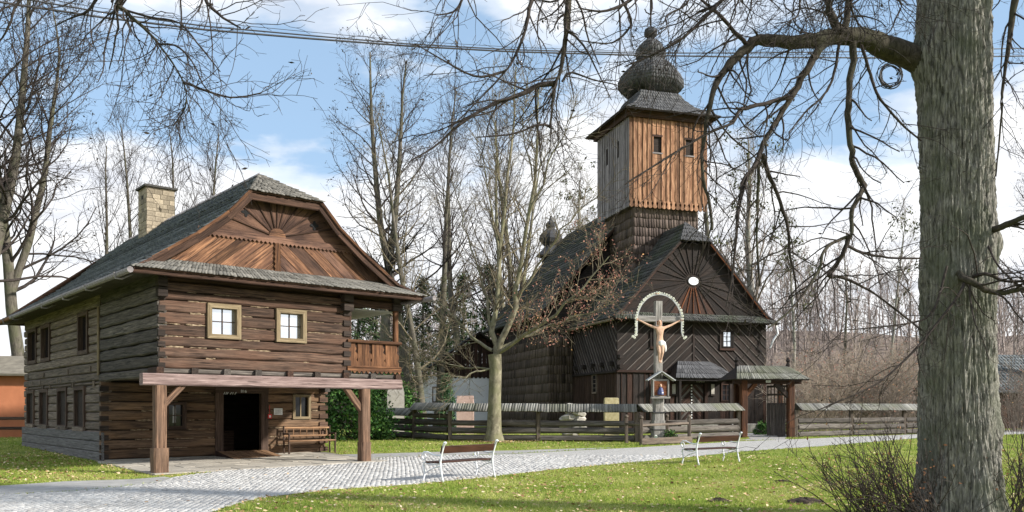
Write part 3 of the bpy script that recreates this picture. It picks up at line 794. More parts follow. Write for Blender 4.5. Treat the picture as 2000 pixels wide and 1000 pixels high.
plant('oak', 'oak_tree', gl(46, 44), 3.6, 1.02, 'large dark bare tree rising behind the left end of the house', 'tree')
plant('alder', 'alder_tree', gl(-55, 40), .5, .95, 'dark bare tree whose branches enter at the left edge', 'tree')
for px, D, rz, s, lab in ((205, 52, .4, .88, 'slender bare tree just left of the stone chimney'), (268, 50, 1.6, .9, 'slender bare tree rising behind the stone chimney'), (352, 54, 2.9, .93, 'slender bare tree right of the chimney, above the house ridge'), (402, 52, 4.4, .9, 'slender bare tree nearest the house gable peak, behind the roof')):
    plant('ash', 'ash_tree', gl(px, D), rz, s, lab, 'tree', 'slender trees behind the house roof')
plant('alder', 'alder_tree', gl(752, 58), 1.0, 1.0, 'tall straight alder between house and church, the leftmost of the tall trunks', 'tree')
plant('alder', 'alder_tree', gl(792, 62), 3.4, 1.04, 'tall alder second from the house gable, dark seed clusters in its crown', 'tree')
plant('ash', 'ash_tree', gl(856, 66), 5.0, 1.3, 'thin tall bare tree between the alders and the maple', 'tree')
plant('young', 'young_linden_tree', gl(828, 46), .3, 1.0, 'bare tree with mossy lower branches beside the white cottage', 'tree')
plant('alder', 'alder_tree', gl(908, 78), 2.0, 1.05, 'far bare alder seen between the maple stems', 'tree')
plant('willow', 'willow_tree', gl(1005, 76), 1.2, 1.25, 'tall spreading bare tree behind the nave roof', 'tree')
plant('beech', 'beech_tree', gl(1118, 92), 4.0, 1.0, 'bare tree with mistletoe behind the small roof turret', 'tree')
plant('beech', 'beech_tree', gl(1487, 66), .9, .9, 'pale grey beech trunk standing right behind the church gable', 'tree')
plant('alder', 'alder_tree', gl(1432, 74), 2.6, .98, 'dark bare alder right behind the church tower', 'tree')
plant('birch', 'birch_tree', gl(1545, 88), .2, .95, 'bare birch with mistletoe beyond the lychgate', 'tree')
plant('birch', 'birch_tree', gl(1742, 96), 1.9, 1.0, 'bare birch with mistletoe balls left of the big trunk', 'tree')
plant('larch', 'larch_tree', gl(1640, 92), 3.0, .95, 'thin bare larch on the hillside above the right fence', 'tree')
plant('alder', 'alder_tree', gl(2040, 60), 4.0, .85, 'dark bare tree behind the barn at the right edge', 'tree')


def woodland():
    """far bare wood on the hill, one mass"""
    kinds = [bare_tree(seed=s, H=1.0, r0=.0115, crown0=.3, n1=20, L1=.28, n2=5, n3=1, ang=(25, 55), up1=.12, wander=.14, min_r=.0021, k_trunk=6) for s in (101, 102, 103)]
    vs = []
    for k in kinds:
        tr, li, tw, fi, _ = k
        V, Q, o = [], [], 0
        for lines, sd_ in ((tr, 4), (li, 3), (tw, 3), (fi, 3)):
            lines = [(p[::2] if len(p) > 3 else p, q[::2] if len(p) > 3 else q) for p, q in lines]
            v, q = tubes(arr(lines), sd_); V.append(v); Q.append(q + o); o += len(v)
        vs.append((np.concatenate(V), np.concatenate(Q)))
    AV, AQ, o = [], [], 0
    spots = []
    while len(spots) < 400:
        D = rng.uniform(84, 175); px = rng.uniform(-60, 2050)
        if 560 > px and D < 130 or 560 > px and rng.random() < .6: continue
        spots.append((D, px))
    for D, px in spots:
        p = gl(px, D); v, q = vs[rng.randrange(3)]; h = rng.uniform(8, 17); a = rng.uniform(0, 6.28); ca, sa = math.cos(a), math.sin(a); wd = rng.uniform(.85, 1.25)
        lx_, ly_ = rng.gauss(0, .07), rng.gauss(0, .07); X = np.stack([(v[:, 0] * ca - v[:, 1] * sa) * h * wd + lx_ * v[:, 2] * h + p.x, (v[:, 0] * sa + v[:, 1] * ca) * h * wd + p.y, v[:, 2] * h + p.z], -1)
        AV.append(X); AQ.append(q + o); o += len(v)
    me = np_mesh('woodland', np.concatenate(AV), np.concatenate(AQ))
    tag(link_mesh('woodland', me, M['twig_hazed']), 'leafless wood covering the far hillside', 'woodland', kind='stuff')


woodland()


def spruce(seed, H):
    r = random.Random(seed); lines, C = [], []
    for i in range(int(H * 9)):
        t = (i + r.random()) / (H * 9); z = H * (.12 + .86 * t); L = H * .2 * (1 - t) ** .8 + .25
        a = r.uniform(0, 6.283); p, rs = grow(r, Vector((0, 0, z)), Vector((math.cos(a), math.sin(a), -.1)), L, .035, 5, .05, -.04)
        lines.append((p, rs))
        for k in range(24):
            q, _, _ = pt_on(p, rs, r.uniform(.1, .99)); C.append(tuple(q + Vector((r.gauss(0, .22), r.gauss(0, .22), r.gauss(-.16, .17)))))
    return [('trunk', tube_mesh('trunk', [(arr([([Vector((0, 0, -.3)), Vector((0, 0, H * .5)), Vector((0, 0, H))], [H * .016, H * .01, .02])]), 8), (arr(lines), 3)]), M['bark_grey']),
            ('crown', quads_mesh('crown', np.array(C), .42 * nr.uniform(.6, 1.2, len(C)), aspect=.3), M['needle'])]


TREES['spruce'] = spruce(5, 13)
for _, me, m in TREES['spruce']: me.materials.append(m)
for px, D, s, rz, lab in ((905, 84, 1.15, 0, 'dark green spruce behind the white cottage roof'), (955, 78, 1.15, 2, 'tall spruce behind the maple, left of the nave roof'), (700, 66, .95, 4, 'spruce seen through the open gallery of the house'), (735, 74, 1.05, 1, 'spruce between the gallery post and the tall alders'), (868, 88, 1.1, 5, 'spruce rising behind the left end of the white cottage'), (640, 70, .9, 3, 'spruce mostly hidden behind the gallery of the house'), (786, 78, 1.0, 3.5, 'dense spruce behind the two tall alder trunks'), (826, 82, 1.1, 1.5, 'spruce behind the mossy bare tree')):
    plant('spruce', 'spruce_tree', gl(px, D), rz, s, lab, 'tree', 'spruces on the edge of the wood')


def bush(name, loc, H, Rr, n, mat, size, seed, label, cat, shape, stem_mat=None, group=None):
    """leafy evergreen: leaf faces on branching stems"""
    r = random.Random(seed); lines, C = [], []
    for i in range(60):
        z = H * (i + r.random()) / 60; a = r.uniform(0, 6.283); rad = shape(z / H) * Rr
        lines.append(grow(r, Vector((0, 0, z * .6)), Vector((math.cos(a), math.sin(a), .55)), rad * 1.1, .02, 5, .1, .05))
    clumps = [(r.uniform(0, 6.283), r.random() ** .5, r.random()) for _ in range(max(30, n // 90))]
    for i in range(n):
        a, q, z = r.choice(clumps); rad = shape(z) * Rr * (.45 + .6 * q)
        s = Rr * .16
        C.append((math.cos(a) * rad + r.gauss(0, s), math.sin(a) * rad + r.gauss(0, s), max(.05, z * H + r.gauss(0, s))))
    root = empty(name, loc); tag(root, label, cat, group)
    link_mesh('trunk', tube_mesh('trunk', [(arr(lines), 4)]), stem_mat or M['bark_grey'], root)
    link_mesh('crown', quads_mesh('crown', np.array(C), size * nr.uniform(.5, 1.3, n)), mat, root)
    return root


bush('laurel_shrub', gl(688, 38), 2.35, 1.65, 8000, M['yew'], .17, 3, 'broad bright green evergreen shrub behind the house corner', 'shrub', lambda t: (1 - t ** 2.2) ** .5)
bush('laurel_shrub', gl(762, 45), 2.9, 1.5, 4500, M['yew'], .17, 7, 'dark evergreen shrub beyond the fence, right of the porch post', 'shrub', lambda t: (1 - t ** 2.2) ** .5)
bush('thuja_shrub', gl(873, 47), 3.05, .6, 5500, M['thuja'], .12, 5, 'narrow conical thuja against the white cottage wall', 'shrub', lambda t: (1 - t) ** .55 * (.55 + .45 * min(1, t * 6)))
bush('boxwood_shrub', Vector((12.7, 43.5, .32)), .6, .45, 900, M['yew'], .12, 9, 'small green bush seen through the open lychgate', 'shrub', lambda t: (1 - t ** 2) ** .5)


def twiggy(seed, H, n, spread, mat, berries=True):
    r = random.Random(seed); L, tw, tips = [], [], []
    for i in range(n):
        a = r.uniform(0, 6.283); s = r.random() ** .6 * spread
        p, rs = grow(r, Vector((math.cos(a) * s * .3, math.sin(a) * s * .3, -.1)), Vector((math.cos(a) * s, math.sin(a) * s, H * .8)), H * r.uniform(.75, 1.15), .018, 8, .09, -.005, .3)
        L.append((p, rs))
        for j in range(13):
            q, rr, d = pt_on(p, rs, .15 + .85 * (j + r.random()) / 13)
            t, tr = grow(r, q, side_dir(r, d, R(r.uniform(25, 65))), H * r.uniform(.12, .3), .009, 5, .16, .0, .5); tw.append((t, tr)); tips.append(t[-1])
            for k in range(3):
                q2, _, d2 = pt_on(t, tr, r.uniform(.2, .95)); t2, tr2 = grow(r, q2, side_dir(r, d2, R(45)), H * r.uniform(.06, .14), .0065, 3, .15, 0, .6); tw.append((t2, tr2)); tips.append(t2[-1])
    parts = [('stems', tube_mesh('stems', [(arr(L), 4), (arr(tw), 3)]), mat)]
    if berries:
        T = np.array([tuple(t) for t in tips]); T = T[nr.random(len(T)) < .16]
        parts.append(('leaves', quads_mesh('leaves', T, .1 * nr.uniform(.6, 1.3, len(T))), M['red_leaf']))
    return parts


TREES['hazel'] = twiggy(4, 4.2, 46, 2.6, M['twig_red']); TREES['hazel2'] = twiggy(6, 4.0, 44, 2.6, M['twig_far'])
for k in ('hazel', 'hazel2'):
    for _, me, m in TREES[k]: me.materials.append(m)
for px, D, k, s, rz, lab in ((1600, 47, 'hazel', 1.05, 0, 'reddish brown leafless shrub right behind the lychgate roof'), (1668, 49, 'hazel', 1.2, 2, 'tallest reddish leafless shrub behind the right fence'), (1735, 48, 'hazel2', 1.1, 4, 'grey brown leafless shrub behind the fence, left of the big trunk'), (1790, 52, 'hazel', 1.15, 1, 'leafless shrub half hidden by the big linden trunk'), (1560, 56, 'hazel2', 1.1, 5, 'leafless shrub between church corner and lychgate'), (1640, 60, 'hazel2', 1.35, 3, 'taller grey leafless shrub farther back behind the right fence'), (1715, 62, 'hazel', 1.4, .7, 'far leafless shrub under the hillside wood'), (1985, 50, 'hazel2', 1.1, 2.4, 'leafless shrub before the barn at the right edge'), (660, 58, 'hazel2', 1.3, 2.0, 'leafless shrub behind the gallery of the house'), (720, 60, 'hazel', 1.2, 4.4, 'leafless shrub behind the right porch post')):
    plant(k, 'hazel_shrub', gl(px, D), rz, s, lab, 'shrub', 'leafless shrubs behind the fence')


# ------------------------------------------------------------------ timber house
HA = R(40.09)
house = empty('timber_house', (-8.675, 21.06, 0), HA)
tag(house, 'two storey brown log house with shingled half-hipped roof and porch', 'house')
front = Plane((0, 0, 0), (1, 0, 0), (0, 0, 1))
side = Plane((0, 0, 0), (0, -1, 0), (0, 0, 1))          # a runs along -v
VL, VB = 4.8, 15.8                                       # recessed ground floor wall, rear wall
low = Plane((0, VL, 0), (1, 0, 0), (0, 0, 1))


def window(parent, pl, a0, a1, b0, b1, fw, frame, pane, bars=(1, 1), h=.06, reveal=.12, name='window', lw=.03, bar=None):
    """a framed window: the frame mesh with pane and glazing bars as its pieces"""
    w = empty(name, (0, 0, 0), 0, parent)
    for poly, ang in (([(a0, b1), (a1, b1), (a1 - fw, b1 - fw), (a0 + fw, b1 - fw)], 0), ([(a0, b0), (a0 + fw, b0 + fw), (a1 - fw, b0 + fw), (a1, b0)], 0),
                      ([(a0, b0), (a0, b1), (a0 + fw, b1 - fw), (a0 + fw, b0 + fw)], math.pi / 2), ([(a1, b0), (a1 - fw, b0 + fw), (a1 - fw, b1 - fw), (a1, b1)], math.pi / 2)):
        pl.piece('frame', w, poly, -reveal - .02, h, frame, ang)
    pl.rect('pane', w, a0 + fw * .8, a1 - fw * .8, b0 + fw * .8, b1 - fw * .8, -reveal - .03, -reveal, pane)
    for i in range(bars[0]):
        a = a0 + fw + (a1 - a0 - 2 * fw) * (i + 1) / (bars[0] + 1); pl.rect('glazing_bar', w, a - lw / 2, a + lw / 2, b0 + fw, b1 - fw, -reveal + .001, -reveal + .025, bar or frame, math.pi / 2)
    for i in range(bars[1]):
        b = b0 + fw + (b1 - b0 - 2 * fw) * (i + 1) / (bars[1] + 1); pl.rect('glazing_bar', w, a0 + fw, a1 - fw, b - lw / 2, b + lw / 2, -reveal + .003, -reveal + .02, bar or frame)
    return w


def log_rows(parent, pl, bounds, a0, a1, holes, mat, depth=.2, proud=0.0, chink=None, jit=.09, segl=.55, gap=.02):
    """stacked logs between heights bounds, interrupted at the window and door holes"""
    for i in range(len(bounds) - 1):
        b0, b1 = bounds[i], bounds[i + 1]; spans = [(a0, a1)]
        for (h0, h1, z0, z1) in holes:
            if z1 <= b0 + .04 or z0 >= b1 - .04: continue
            spans = [s for x0, x1 in spans for s in ((x0, min(x1, h0)), (max(x0, h1), x1)) if s[1] - s[0] > .05]
        for x0, x1 in spans:
            c = (b0 + b1) / 2; hh = proud + rng.uniform(-.018, .018)
            m = mat if not isinstance(mat, (list, tuple)) else rng.choice(mat)
            beam('log', parent, pl.p(x0, c, hh - depth / 2), pl.p(x1, c, hh - depth / 2), b1 - b0 - gap, depth, pl.n, m, jit, max(1, int((x1 - x0) / segl)), .035)
        if chink and i:
            for x0, x1 in spans:
                if x1 - x0 < .3: continue
                xx = x0 + .05
                while xx < x1 - .1:
                    ln = rng.uniform(.12, .7)
                    if rng.random() < .6: beam('chinking', parent, pl.p(xx, b0, proud - .056), pl.p(min(xx + ln, x1 - .03), b0, proud - .056), rng.uniform(.02, .05), .08, pl.n, chink, .5, 5, .012)
                    xx += ln + rng.uniform(.1, .5)


# backing walls: dark boxes with the real door opening left free
mb = MB(); mb.box(.12, 5.1, .16, .26, 2.46, 5.2); mb.box(.12, .22, .26, VB - .1, 2.46, 5.2); mb.box(5.0, 5.1, .26, VB - .1, 2.46, 5.2); mb.box(.12, 6.9, VB - .2, VB - .1, .1, 5.2)
upper = mb.build('upper_wall', M['end'], house)
mb = MB(); mb.box(.05, 3.55, VL + .12, VL + .2, .1, 2.44); mb.box(4.78, 6.95, VL + .12, VL + .2, .1, 2.44); mb.box(3.55, 4.78, VL + .12, VL + .2, 2.12, 2.44)
mb.box(.05, .15, VL + .2, VB - .1, .1, 2.46); mb.box(6.85, 6.95, VL + .2, VB - .1, .1, 2.44); mb.box(.2, 6.8, VL + 3.2, VL + 3.3, .1, 2.42); mb.box(.15, 6.85, VL + .2, VL + 3.2, .05, .1)
lower = mb.build('lower_wall', M['end'], house)
mb = MB(); mb.box(.1, 6.92, .1, VB - .15, 2.44, 2.5); mb.build('ceiling', M['end'], house)
W1, W2 = (1.19, 2.07, 3.42, 4.32), (3.05, 3.93, 3.42, 4.32)
UB = [2.62, 2.9, 3.16, 3.42, 3.73, 4.03, 4.32, 4.55, 4.78]
log_rows(upper, front, UB, .02, 5.28, [W1, W2], M['log'], .2, 0, M['chink'])
log_rows(upper, front, [4.78, 5.02], .02, 6.95, [], M['brown'], .16, -.05)
beam('sill_beam', upper, (-.02, .08, 2.56), (6.95, .08, 2.56), .11, .22, (0, -1, 0), M['log_grey'], .04, 8)
for b0, b1 in zip(UB[:-1], UB[1:]):            # dovetailed ends of the side logs
    front.rect('log_end', upper, -.02, .15, b0 + .0, b0 + (b1 - b0) * .5, -.05, .028, M['end'])
    if b0 < 4.4: front.rect('log_end', upper, 5.08, 5.3, b0 - .05, b0 + .1, -.05, .05, M['end'])
for b in (4.5, 4.75):
    front.rect('log_end', upper, -.06, .17, b - .12, b + .1, -.05, .16, M['end']); front.rect('log_end', upper, 5.0, 5.3, b - .1, b + .1, -.05, .22, M['end'])
for w in (W1, W2): window(house, front, *w, .115, M['frame'], M['glass'], lw=.022, bar=M['frame_dark'])
for a in (.0, .85, 1.68, 2.52, 3.42, 4.23, 5.12, 6.0, 6.85):
    beam('joist_end', house, (a, .6, 2.55), (a, -.12, 2.55), .17, .19, (0, 0, 1), rng.choice([M['end'], M['log_grey'], M['brown']]), .04, 1, .02)
# porch beam, posts, braces
beam('porch_beam', house, (-.42, -.02, 2.34), (6.96, -.02, 2.34), .29, .28, (0, -1, 0), M['beam'], .025, 12, .03)
for a, lean in ((.02, 0), (5.76, 0)):
    g0 = gz(21.06 + a * .644)
    beam('post', house, (a, 0, .62), (a, 0, 2.2), .27, .27, (0, -1, 0), M['post'], .03, 5, .03)
    beam('post_foot', house, (a, 0, g0 - .05), (a, 0, .66), .36 if a < 1 else .31, .36 if a < 1 else .31, (0, -1, 0), M['post'], .04, 4, .04)
beam('brace', house, (.12, 0, 1.72), (.72, 0, 2.36), .15, .13, (0, -1, 0), M['post'], .03, 3)
beam('brace', house, (5.66, 0, 1.6), (5.08, 0, 2.32), .17, .15, (0, -1, 0), M['post'], .03, 3)
# ground floor wall under the porch
DO = (3.5, 4.75, .1, 2.12); SW = (5.85, 6.5, 1.28, 2.1); LW = (1.72, 2.35, 1.0, 1.84)
LB = [.16, .44, .72, 1.0, 1.28, 1.56, 1.84, 2.12, 2.42]
log_rows(lower, low, LB, -.08, 7.05, [(DO[0] - .25, DO[1] + .25, 0, 2.3), SW, LW], M['log_low'], .2, 0, M['chink'], .09)
for b0, b1 in zip(LB[:-1], LB[1:]):
    low.rect('log_end', lower, -.12, .12, b0, b0 + (b1 - b0) * .5, -.06, .03, M['end']); low.rect('log_end', lower, 6.82, 7.12, b0 + .02, b1 - .1, -.06, .05, M['log'])
for b in (2.3,): beam('log_end', lower, (6.95, VL + .3, b), (6.95, VL - .35, b), .18, .2, (0, 0, 1), M['log_grey'], .04)
low.rect('door_jamb', lower, DO[0] - .26, DO[0], .1, 2.2, -.14, .03, M['frame_dark'], math.pi / 2); low.rect('door_jamb', lower, DO[1], DO[1] + .24, .1, 2.2, -.14, .03, M['frame_dark'], math.pi / 2)
low.rect('door_lintel', lower, DO[0] - .26, DO[1] + .24, 2.12, 2.34, -.14, .05, M['frame_dark'])
window(house, low, *SW, .085, M['frame'], M['glass_dark'], (1, 0), .04, .09); window(house, low, *LW, .1, M['frame_dark'], M['glass_dark'], (1, 1), .04, .09)
MB().box(.0, 7.0, VL - .05, VL + .12, -.1, .15).build('plinth', M['concrete'], house)
beam('curtain', house, (2.02, VL + .088, 1.2), (2.02, VL + .088, 1.7), .1, .006, (0, -1, 0), M['metal'])
o = MB().box(3.7, 4.5, VL + 1.6, VL + 2.2, .1, .9).build('counter', M['frame_dark'], house)
# side wall
SB = [.16 + i * .272 for i in range(18)] + [5.02]
SIDEW = [(-8.2 - .7, -8.2 + .05, .98, 2.24)]
lws = [(6.85, 8.1), (9.05, 10.35), (11.75, 13.05), (13.95, 15.2)]; uws = [(6.5, 7.7), (11.45, 12.85), (13.6, 15.1)]
side_h = [(-b, -a, .976, 2.336) for a, b in lws] + [(-b, -a, 3.3, 4.62) for a, b in uws]
clad_top = .95
log_rows(lower, side, [z for z in SB if z < 2.45] + [2.44], -VB, -VL - .02, side_h, M['log_side'], .2, .0, None, .08, 1.0)
log_rows(upper, side, [2.44, 2.7, 3.0, 3.3, 3.56, 3.83, 4.09, 4.36, 4.62, 5.02], -VB, -VL - .45, side_h, M['log_side'], .2, .0, None, .08, 1.0)
log_rows(upper, side, [2.4, 2.66, 2.98, 3.3, 3.63, 3.96, 4.3, 4.66, 5.02], -VL - .35, -.02, [], M['log_grey'], .22, .02, None, .1, .6, .04)
beam('corner_board', upper, (-.05, VL + .4, 2.6), (-.05, VL + .4, 4.6), .12, .06, (-1, 0, 0), M['frame'], .02, 3)
for i, (z0, z1) in enumerate(((.02, .36), (.37, .66), (.67, .94))):
    beam('plinth_board', lower, (-.045, VB + .03, (z0 + z1) / 2), (-.045, VL - .06, (z0 + z1) / 2), z1 - z0, .07, (-1, 0, 0), M['clad'], .02, 4)
for i in range(17):                             # loose laths nailed over the wall seams
    a = rng.uniform(5.6, 15.2); b = rng.choice([2.5, 2.75, 2.3]); beam('lath', upper, side.p(-a, b, .01), side.p(-a, b + .16, .01), .07, .06, (-1, 0, 0), M['log_side'])
for a, b in lws: window(house, side, -b, -a, .97, 2.33, .12, M['frame_dark'], M['glass_dark'], (0, 0), .05, .1); side.rect('sill', lower, -b - .02, -a + .02, .93, 1.06, .0, .085, M['log_side'])
for a, b in uws: window(house, side, -b, -a, 3.3, 4.62, .13, M['frame_dark'], M['glass_dark'], (0, 0), .04, .1)
# roof
UC = 3.3
PROF = [(0.0, 8.28), (1.02, 7.36), (1.6, 6.72), (2.4, 6.07), (3.5, 5.32), (4.1, 4.96)]
VF = [1.6, -.18, -.18, -.18, -.2, -.68]


def vrear(w): return 14.0 + 2.85 * w / 4.1


mb = MB()
for i in range(5):
    (w0, z0), (w1, z1) = PROF[i], PROF[i + 1]
    L = [(UC - w1, VF[i + 1], z1), (UC - w0, VF[i], z0), (UC - w0, vrear(w0), z0), (UC - w1, vrear(w1), z1)]
    mb.slab(L[::-1] if False else [L[3], L[0], L[1], L[2]], .07)
    mb.slab([(UC + w1, VF[i + 1], z1), (UC + w1, vrear(w1), z1), (UC + w0, vrear(w0), z0), (UC + w0, VF[i], z0)], .07)
mb.slab([(UC + 4.1, 16.85, 4.96), (UC - 4.1, 16.85, 4.96), (UC, 14, 8.28)], .07)
mb.slab([(UC - 1.02, -.18, 7.36), (UC + 1.02, -.18, 7.36), (UC, 1.6, 8.28)], .07)
mb.slab([(-.8, -.68, 4.96), (7.4, -.68, 4.96), (UC + 3.5, .2, 5.34), (UC - 3.5, .2, 5.34)], .06)
roof = mb.build('roof', M['brown'], house)
for i in range(4, -1, -1):
    (w0, z0), (w1, z1) = PROF[i], PROF[i + 1]
    shingle_face(roof, (UC - w1, vrear(w1), z1), (UC - w1, VF[i + 1] + .02, z1), (UC - w0, VF[i] + .02, z0), (UC - w0, vrear(w0), z0), .22, .13, M['roof'], .055)
shingle_face(roof, (UC - 1.1, -.24, 7.33), (UC + 1.1, -.24, 7.33), (UC + .03, 1.6, 8.3), (UC - .03, 1.6, 8.3), .2, .11, M['roof_front'], .035)
shingle_face(roof, (-.86, -.74, 4.945), (7.46, -.74, 4.945), (UC + 3.5, .19, 5.36), (UC - 3.5, .19, 5.36), .34, .09, M['roof_front'], .03)
for k in range(26):                             # ridge boards
    v0 = 1.55 + k * .478; beam('ridge_shingle', roof, (UC - .09, v0 + .05, 8.255 + rng.uniform(-.008, .012)), (UC - .09, v0 + .52, 8.245), .26, .03, (-.67, 0, .74), M['tower_grey'], .02)
for sgn in (-1, 1):                             # verge boards and soffits
    for i in range(1, 4):
        (w0, z0), (w1, z1) = PROF[i], PROF[i + 1]
        beam('verge_board', roof, (UC + sgn * w0, -.12, z0 - .17), (UC + sgn * w1, -.12, z1 - .17), .2, .04, (0, -1, 0), M['brown'])
        beam('verge_lath', roof, (UC + sgn * w0, -.17, z0 - .03), (UC + sgn * w1, -.17, z1 - .03), .07, .05, (0, -1, 0), M['balcony'], .1, 5, .005)
beam('soffit_board', roof, (UC - 1.1, -.1, 7.2), (UC + 1.1, -.1, 7.2), .2, .05, (0, -1, 0), M['brown'])
beam('fascia', roof, (-.8, -.62, 4.86), (7.4, -.62, 4.86), .1, .05, (0, -1, 0), M['brown'])
MB().slab([(-.7, .1, 5.0), (-.7, -.62, 4.85), (7.3, -.62, 4.85), (7.3, .1, 5.0)][::-1], .04).build('eave_soffit', M['end'], house)
MB().slab([(-.8, 16.5, 4.88), (.05, 16.5, 5.0), (.05, 0, 5.0), (-.8, -.4, 4.88)][::-1], .03).build('eave_soffit', M['log_grey'], house)
# gable
gab = Plane((0, .2, 0), (1, 0, 0), (0, 0, 1))
gb = empty('gable', (0, 0, 0), 0, house)
gab.piece('backing', gb, [(UC - 3.5, 5.25), (UC + 3.5, 5.25), (UC + 2.4, 6.02), (UC + 1.6, 6.66), (UC + 1.05, 7.28), (UC - 1.05, 7.28), (UC - 1.6, 6.66), (UC - 2.4, 6.02)], -.1, -.02, M['end'])
lowreg = [(UC - 3.35, 5.3), (UC + 3.35, 5.3), (UC + 2.2, 6.16), (UC - 2.2, 6.16)]
upreg = [(UC - 2.2, 6.2), (UC + 2.2, 6.2), (UC + 1.0, 7.3), (UC - 1.0, 7.3)]
HC = 3.17                                       # the carved axis stands a little off the ridge line
for sgn in (-1, 1):
    reg = clip(lowreg, sgn * -1, 0, sgn * -HC - .06); an = R(40) if sgn < 0 else R(-40)
    off = -8
    while off < 10:
        wd = rng.uniform(.24, .34); gab.piece('gable_board', gb, strip_poly(reg, an, off, wd - .012), -.02, rng.uniform(.008, .024), M['gable_dark_shaded'] if rng.random() < (.5 if sgn > 0 else .2) else M['gable'], an); off += wd  # right half: verge shadow with lit strips put into the board colours
hub = (HC, 6.27)
angs = [0, 15, 36, 56, 76, 90, 104, 124, 144, 165, 180]
for a0, a1 in zip(angs[:-1], angs[1:]):
    r0, r1 = R(a0), R(a1); reg = clip(clip(upreg, math.sin(r0), -math.cos(r0), math.sin(r0) * hub[0] - math.cos(r0) * hub[1]), -math.sin(r1), math.cos(r1), -math.sin(r1) * hub[0] + math.cos(r1) * hub[1])
    gab.piece('sunray_board', gb, reg, -.02, rng.uniform(.0, .012), M['gable_dark_shaded'], (r0 + r1) / 2)  # all dark: shade under the roof overhang put into the colour
for a in angs[1:-1]:
    dx, dz = math.cos(R(a)), math.sin(R(a)); t = min((7.26 - hub[1]) / dz, 2.0 if a in (15, 165) else 9)
    for _ in range(40):
        if abs(hub[0] + dx * t - UC) < 2.2 - (hub[1] + dz * t - 6.2) * 1.09 - .03: break
        t *= .97
    beam('sunray', gb, gab.p(hub[0] + dx * .2, hub[1] + dz * .2, .02), gab.p(hub[0] + dx * t, hub[1] + dz * t, .02), .05, .035, (0, -1, 0), M['brown'])
gab.piece('sun_disc', gb, [(hub[0] + .24 * math.cos(R(k * 15)), hub[1] + .24 * math.sin(R(k * 15))) for k in range(13)], 0, .05, M['gable'])
scal = [(UC - 2.28, 6.28), (UC - 2.28, 6.12)]; k = 0
xx = UC - 2.28
while xx < UC + 2.2: scal += [(xx + .06, 6.06), (xx + .12, 6.12)]; xx += .12
scal += [(UC + 2.28, 6.28)]
gab.piece('scalloped_band', gb, scal, .026, .065, M['gable_dark_shaded'])
fret = [(HC - .1, 5.34)]
for k in range(12): fret += [(HC - .1 + (.035 if k % 2 else 0), 5.34 + k * .065)]
fret += [(HC - .1, 6.1), (HC + .1, 6.1)] + [(HC + .1 - (.035 if k % 2 else 0), 5.34 + k * .065) for k in range(11, -1, -1)]
gab.piece('fretted_post', gb, fret[1:], .026, .07, M['balcony'], math.pi / 2)
for a, b in ((2.3, 6.82), (4.28, 6.74)):        # quatrefoil holes
    poly = [(a + (.10 + .035 * math.cos(4 * t)) * math.cos(t), b + (.10 + .035 * math.cos(4 * t)) * math.sin(t)) for t in [R(q * 15) for q in range(24)]]
    gab.piece('quatrefoil', gb, poly, .01, .022, M['black'])
# gutters
gt = MB().tube([(-.88, -.75, 4.86), (-.9, 4, 4.87), (-.9, 9, 4.88), (-.9, 13.2, 4.88)], .075, 8).build('gutter', M['tower_grey'], house)
MB().tube([(-.9, 13.2, 4.88), (-.92, 17.6, 4.86)], .07, 8).build('gutter', M['balcony'], house)
for v in (.2, 2.9, 5.4, 8.1, 12.6, 14.3): MB().tube([(-.98, v, 4.9), (-.94, v, 4.76), (-.8, v, 4.76), (-.5, v, 4.93)], .025, 6).build('gutter_bracket', M['tower_grey'], house)
MB().tube([(7.4, .6, 4.86), (7.42, -1.15, 4.84)], .07, 8).build('gutter', M['tower_grey'], house)
# gallery on the right side
bal = Plane((0, -.02, 0), (1, 0, 0), (0, 0, 1))
gal = empty('gallery', (0, 0, 0), 0, house)
beam('handrail', gal, (5.2, .0, 3.56), (7.0, .0, 3.56), .09, .14, (0, -1, 0), M['balcony'], .02, 3); beam('bottom_rail', gal, (5.2, .02, 2.83), (7.0, .02, 2.83), .07, .12, (0, -1, 0), M['balcony'], .02, 3)
for k in range(11):
    a = 5.25 + k * .155; poly = [(a, 2.86), (a + .15, 2.86), (a + .15, 3.52), (a, 3.52)]
    if k % 3 == 1:
        poly = [(a, 2.86), (a + .15, 2.86), (a + .15, 2.98), (a + .1, 3.03), (a + .15, 3.1), (a + .15, 3.2), (a + .06, 3.27), (a + .11, 3.36), (a + .06, 3.42), (a + .06, 3.52), (a, 3.52)]
    bal.piece('baluster_board', gal, poly, -.06, -.03 + rng.uniform(-.006, .006), M['balcony'], math.pi / 2)
bal.rect('backing', gal, 5.24, 6.96, 2.86, 3.52, -.1, -.07, M['brown'])
zig = [(5.2, 2.8)] + [p for k in range(12) for p in ((5.2 + k * .15, 2.72), (5.275 + k * .15, 2.64))] + [(7.0, 2.72), (7.0, 2.8)]
bal.piece('zigzag_band', gal, zig, -.03, .03, M['balcony'])
beam('gallery_post', gal, (6.85, .05, 3.6), (6.85, .05, 4.8), .14, .14, (0, -1, 0), M['balcony'], .02, 2); beam('gallery_post', gal, (5.32, .05, 3.6), (5.32, .05, 4.5), .08, .08, (0, -1, 0), M['brown'])
front.rect('log_end', gal, 6.7, 7.0, 4.52, 4.72, -.2, .08, M['end']); front.rect('log_end', gal, 6.74, 6.96, 4.74, 4.94, -.2, .06, M['end'])
beam('gallery_beam', gal, (5.2, .06, 4.66), (7.0, .06, 4.66), .2, .16, (0, -1, 0), M['brown'], .02, 3)
beam('side_rail', gal, (6.92, .05, 3.5), (6.92, 6.0, 3.5), .1, .1, (1, 0, 0), M['balcony'])
for v in (5.5, 9): beam('gallery_post', gal, (6.85, v, 2.6), (6.85, v, 4.8), .13, .13, (0, -1, 0), M['brown'])
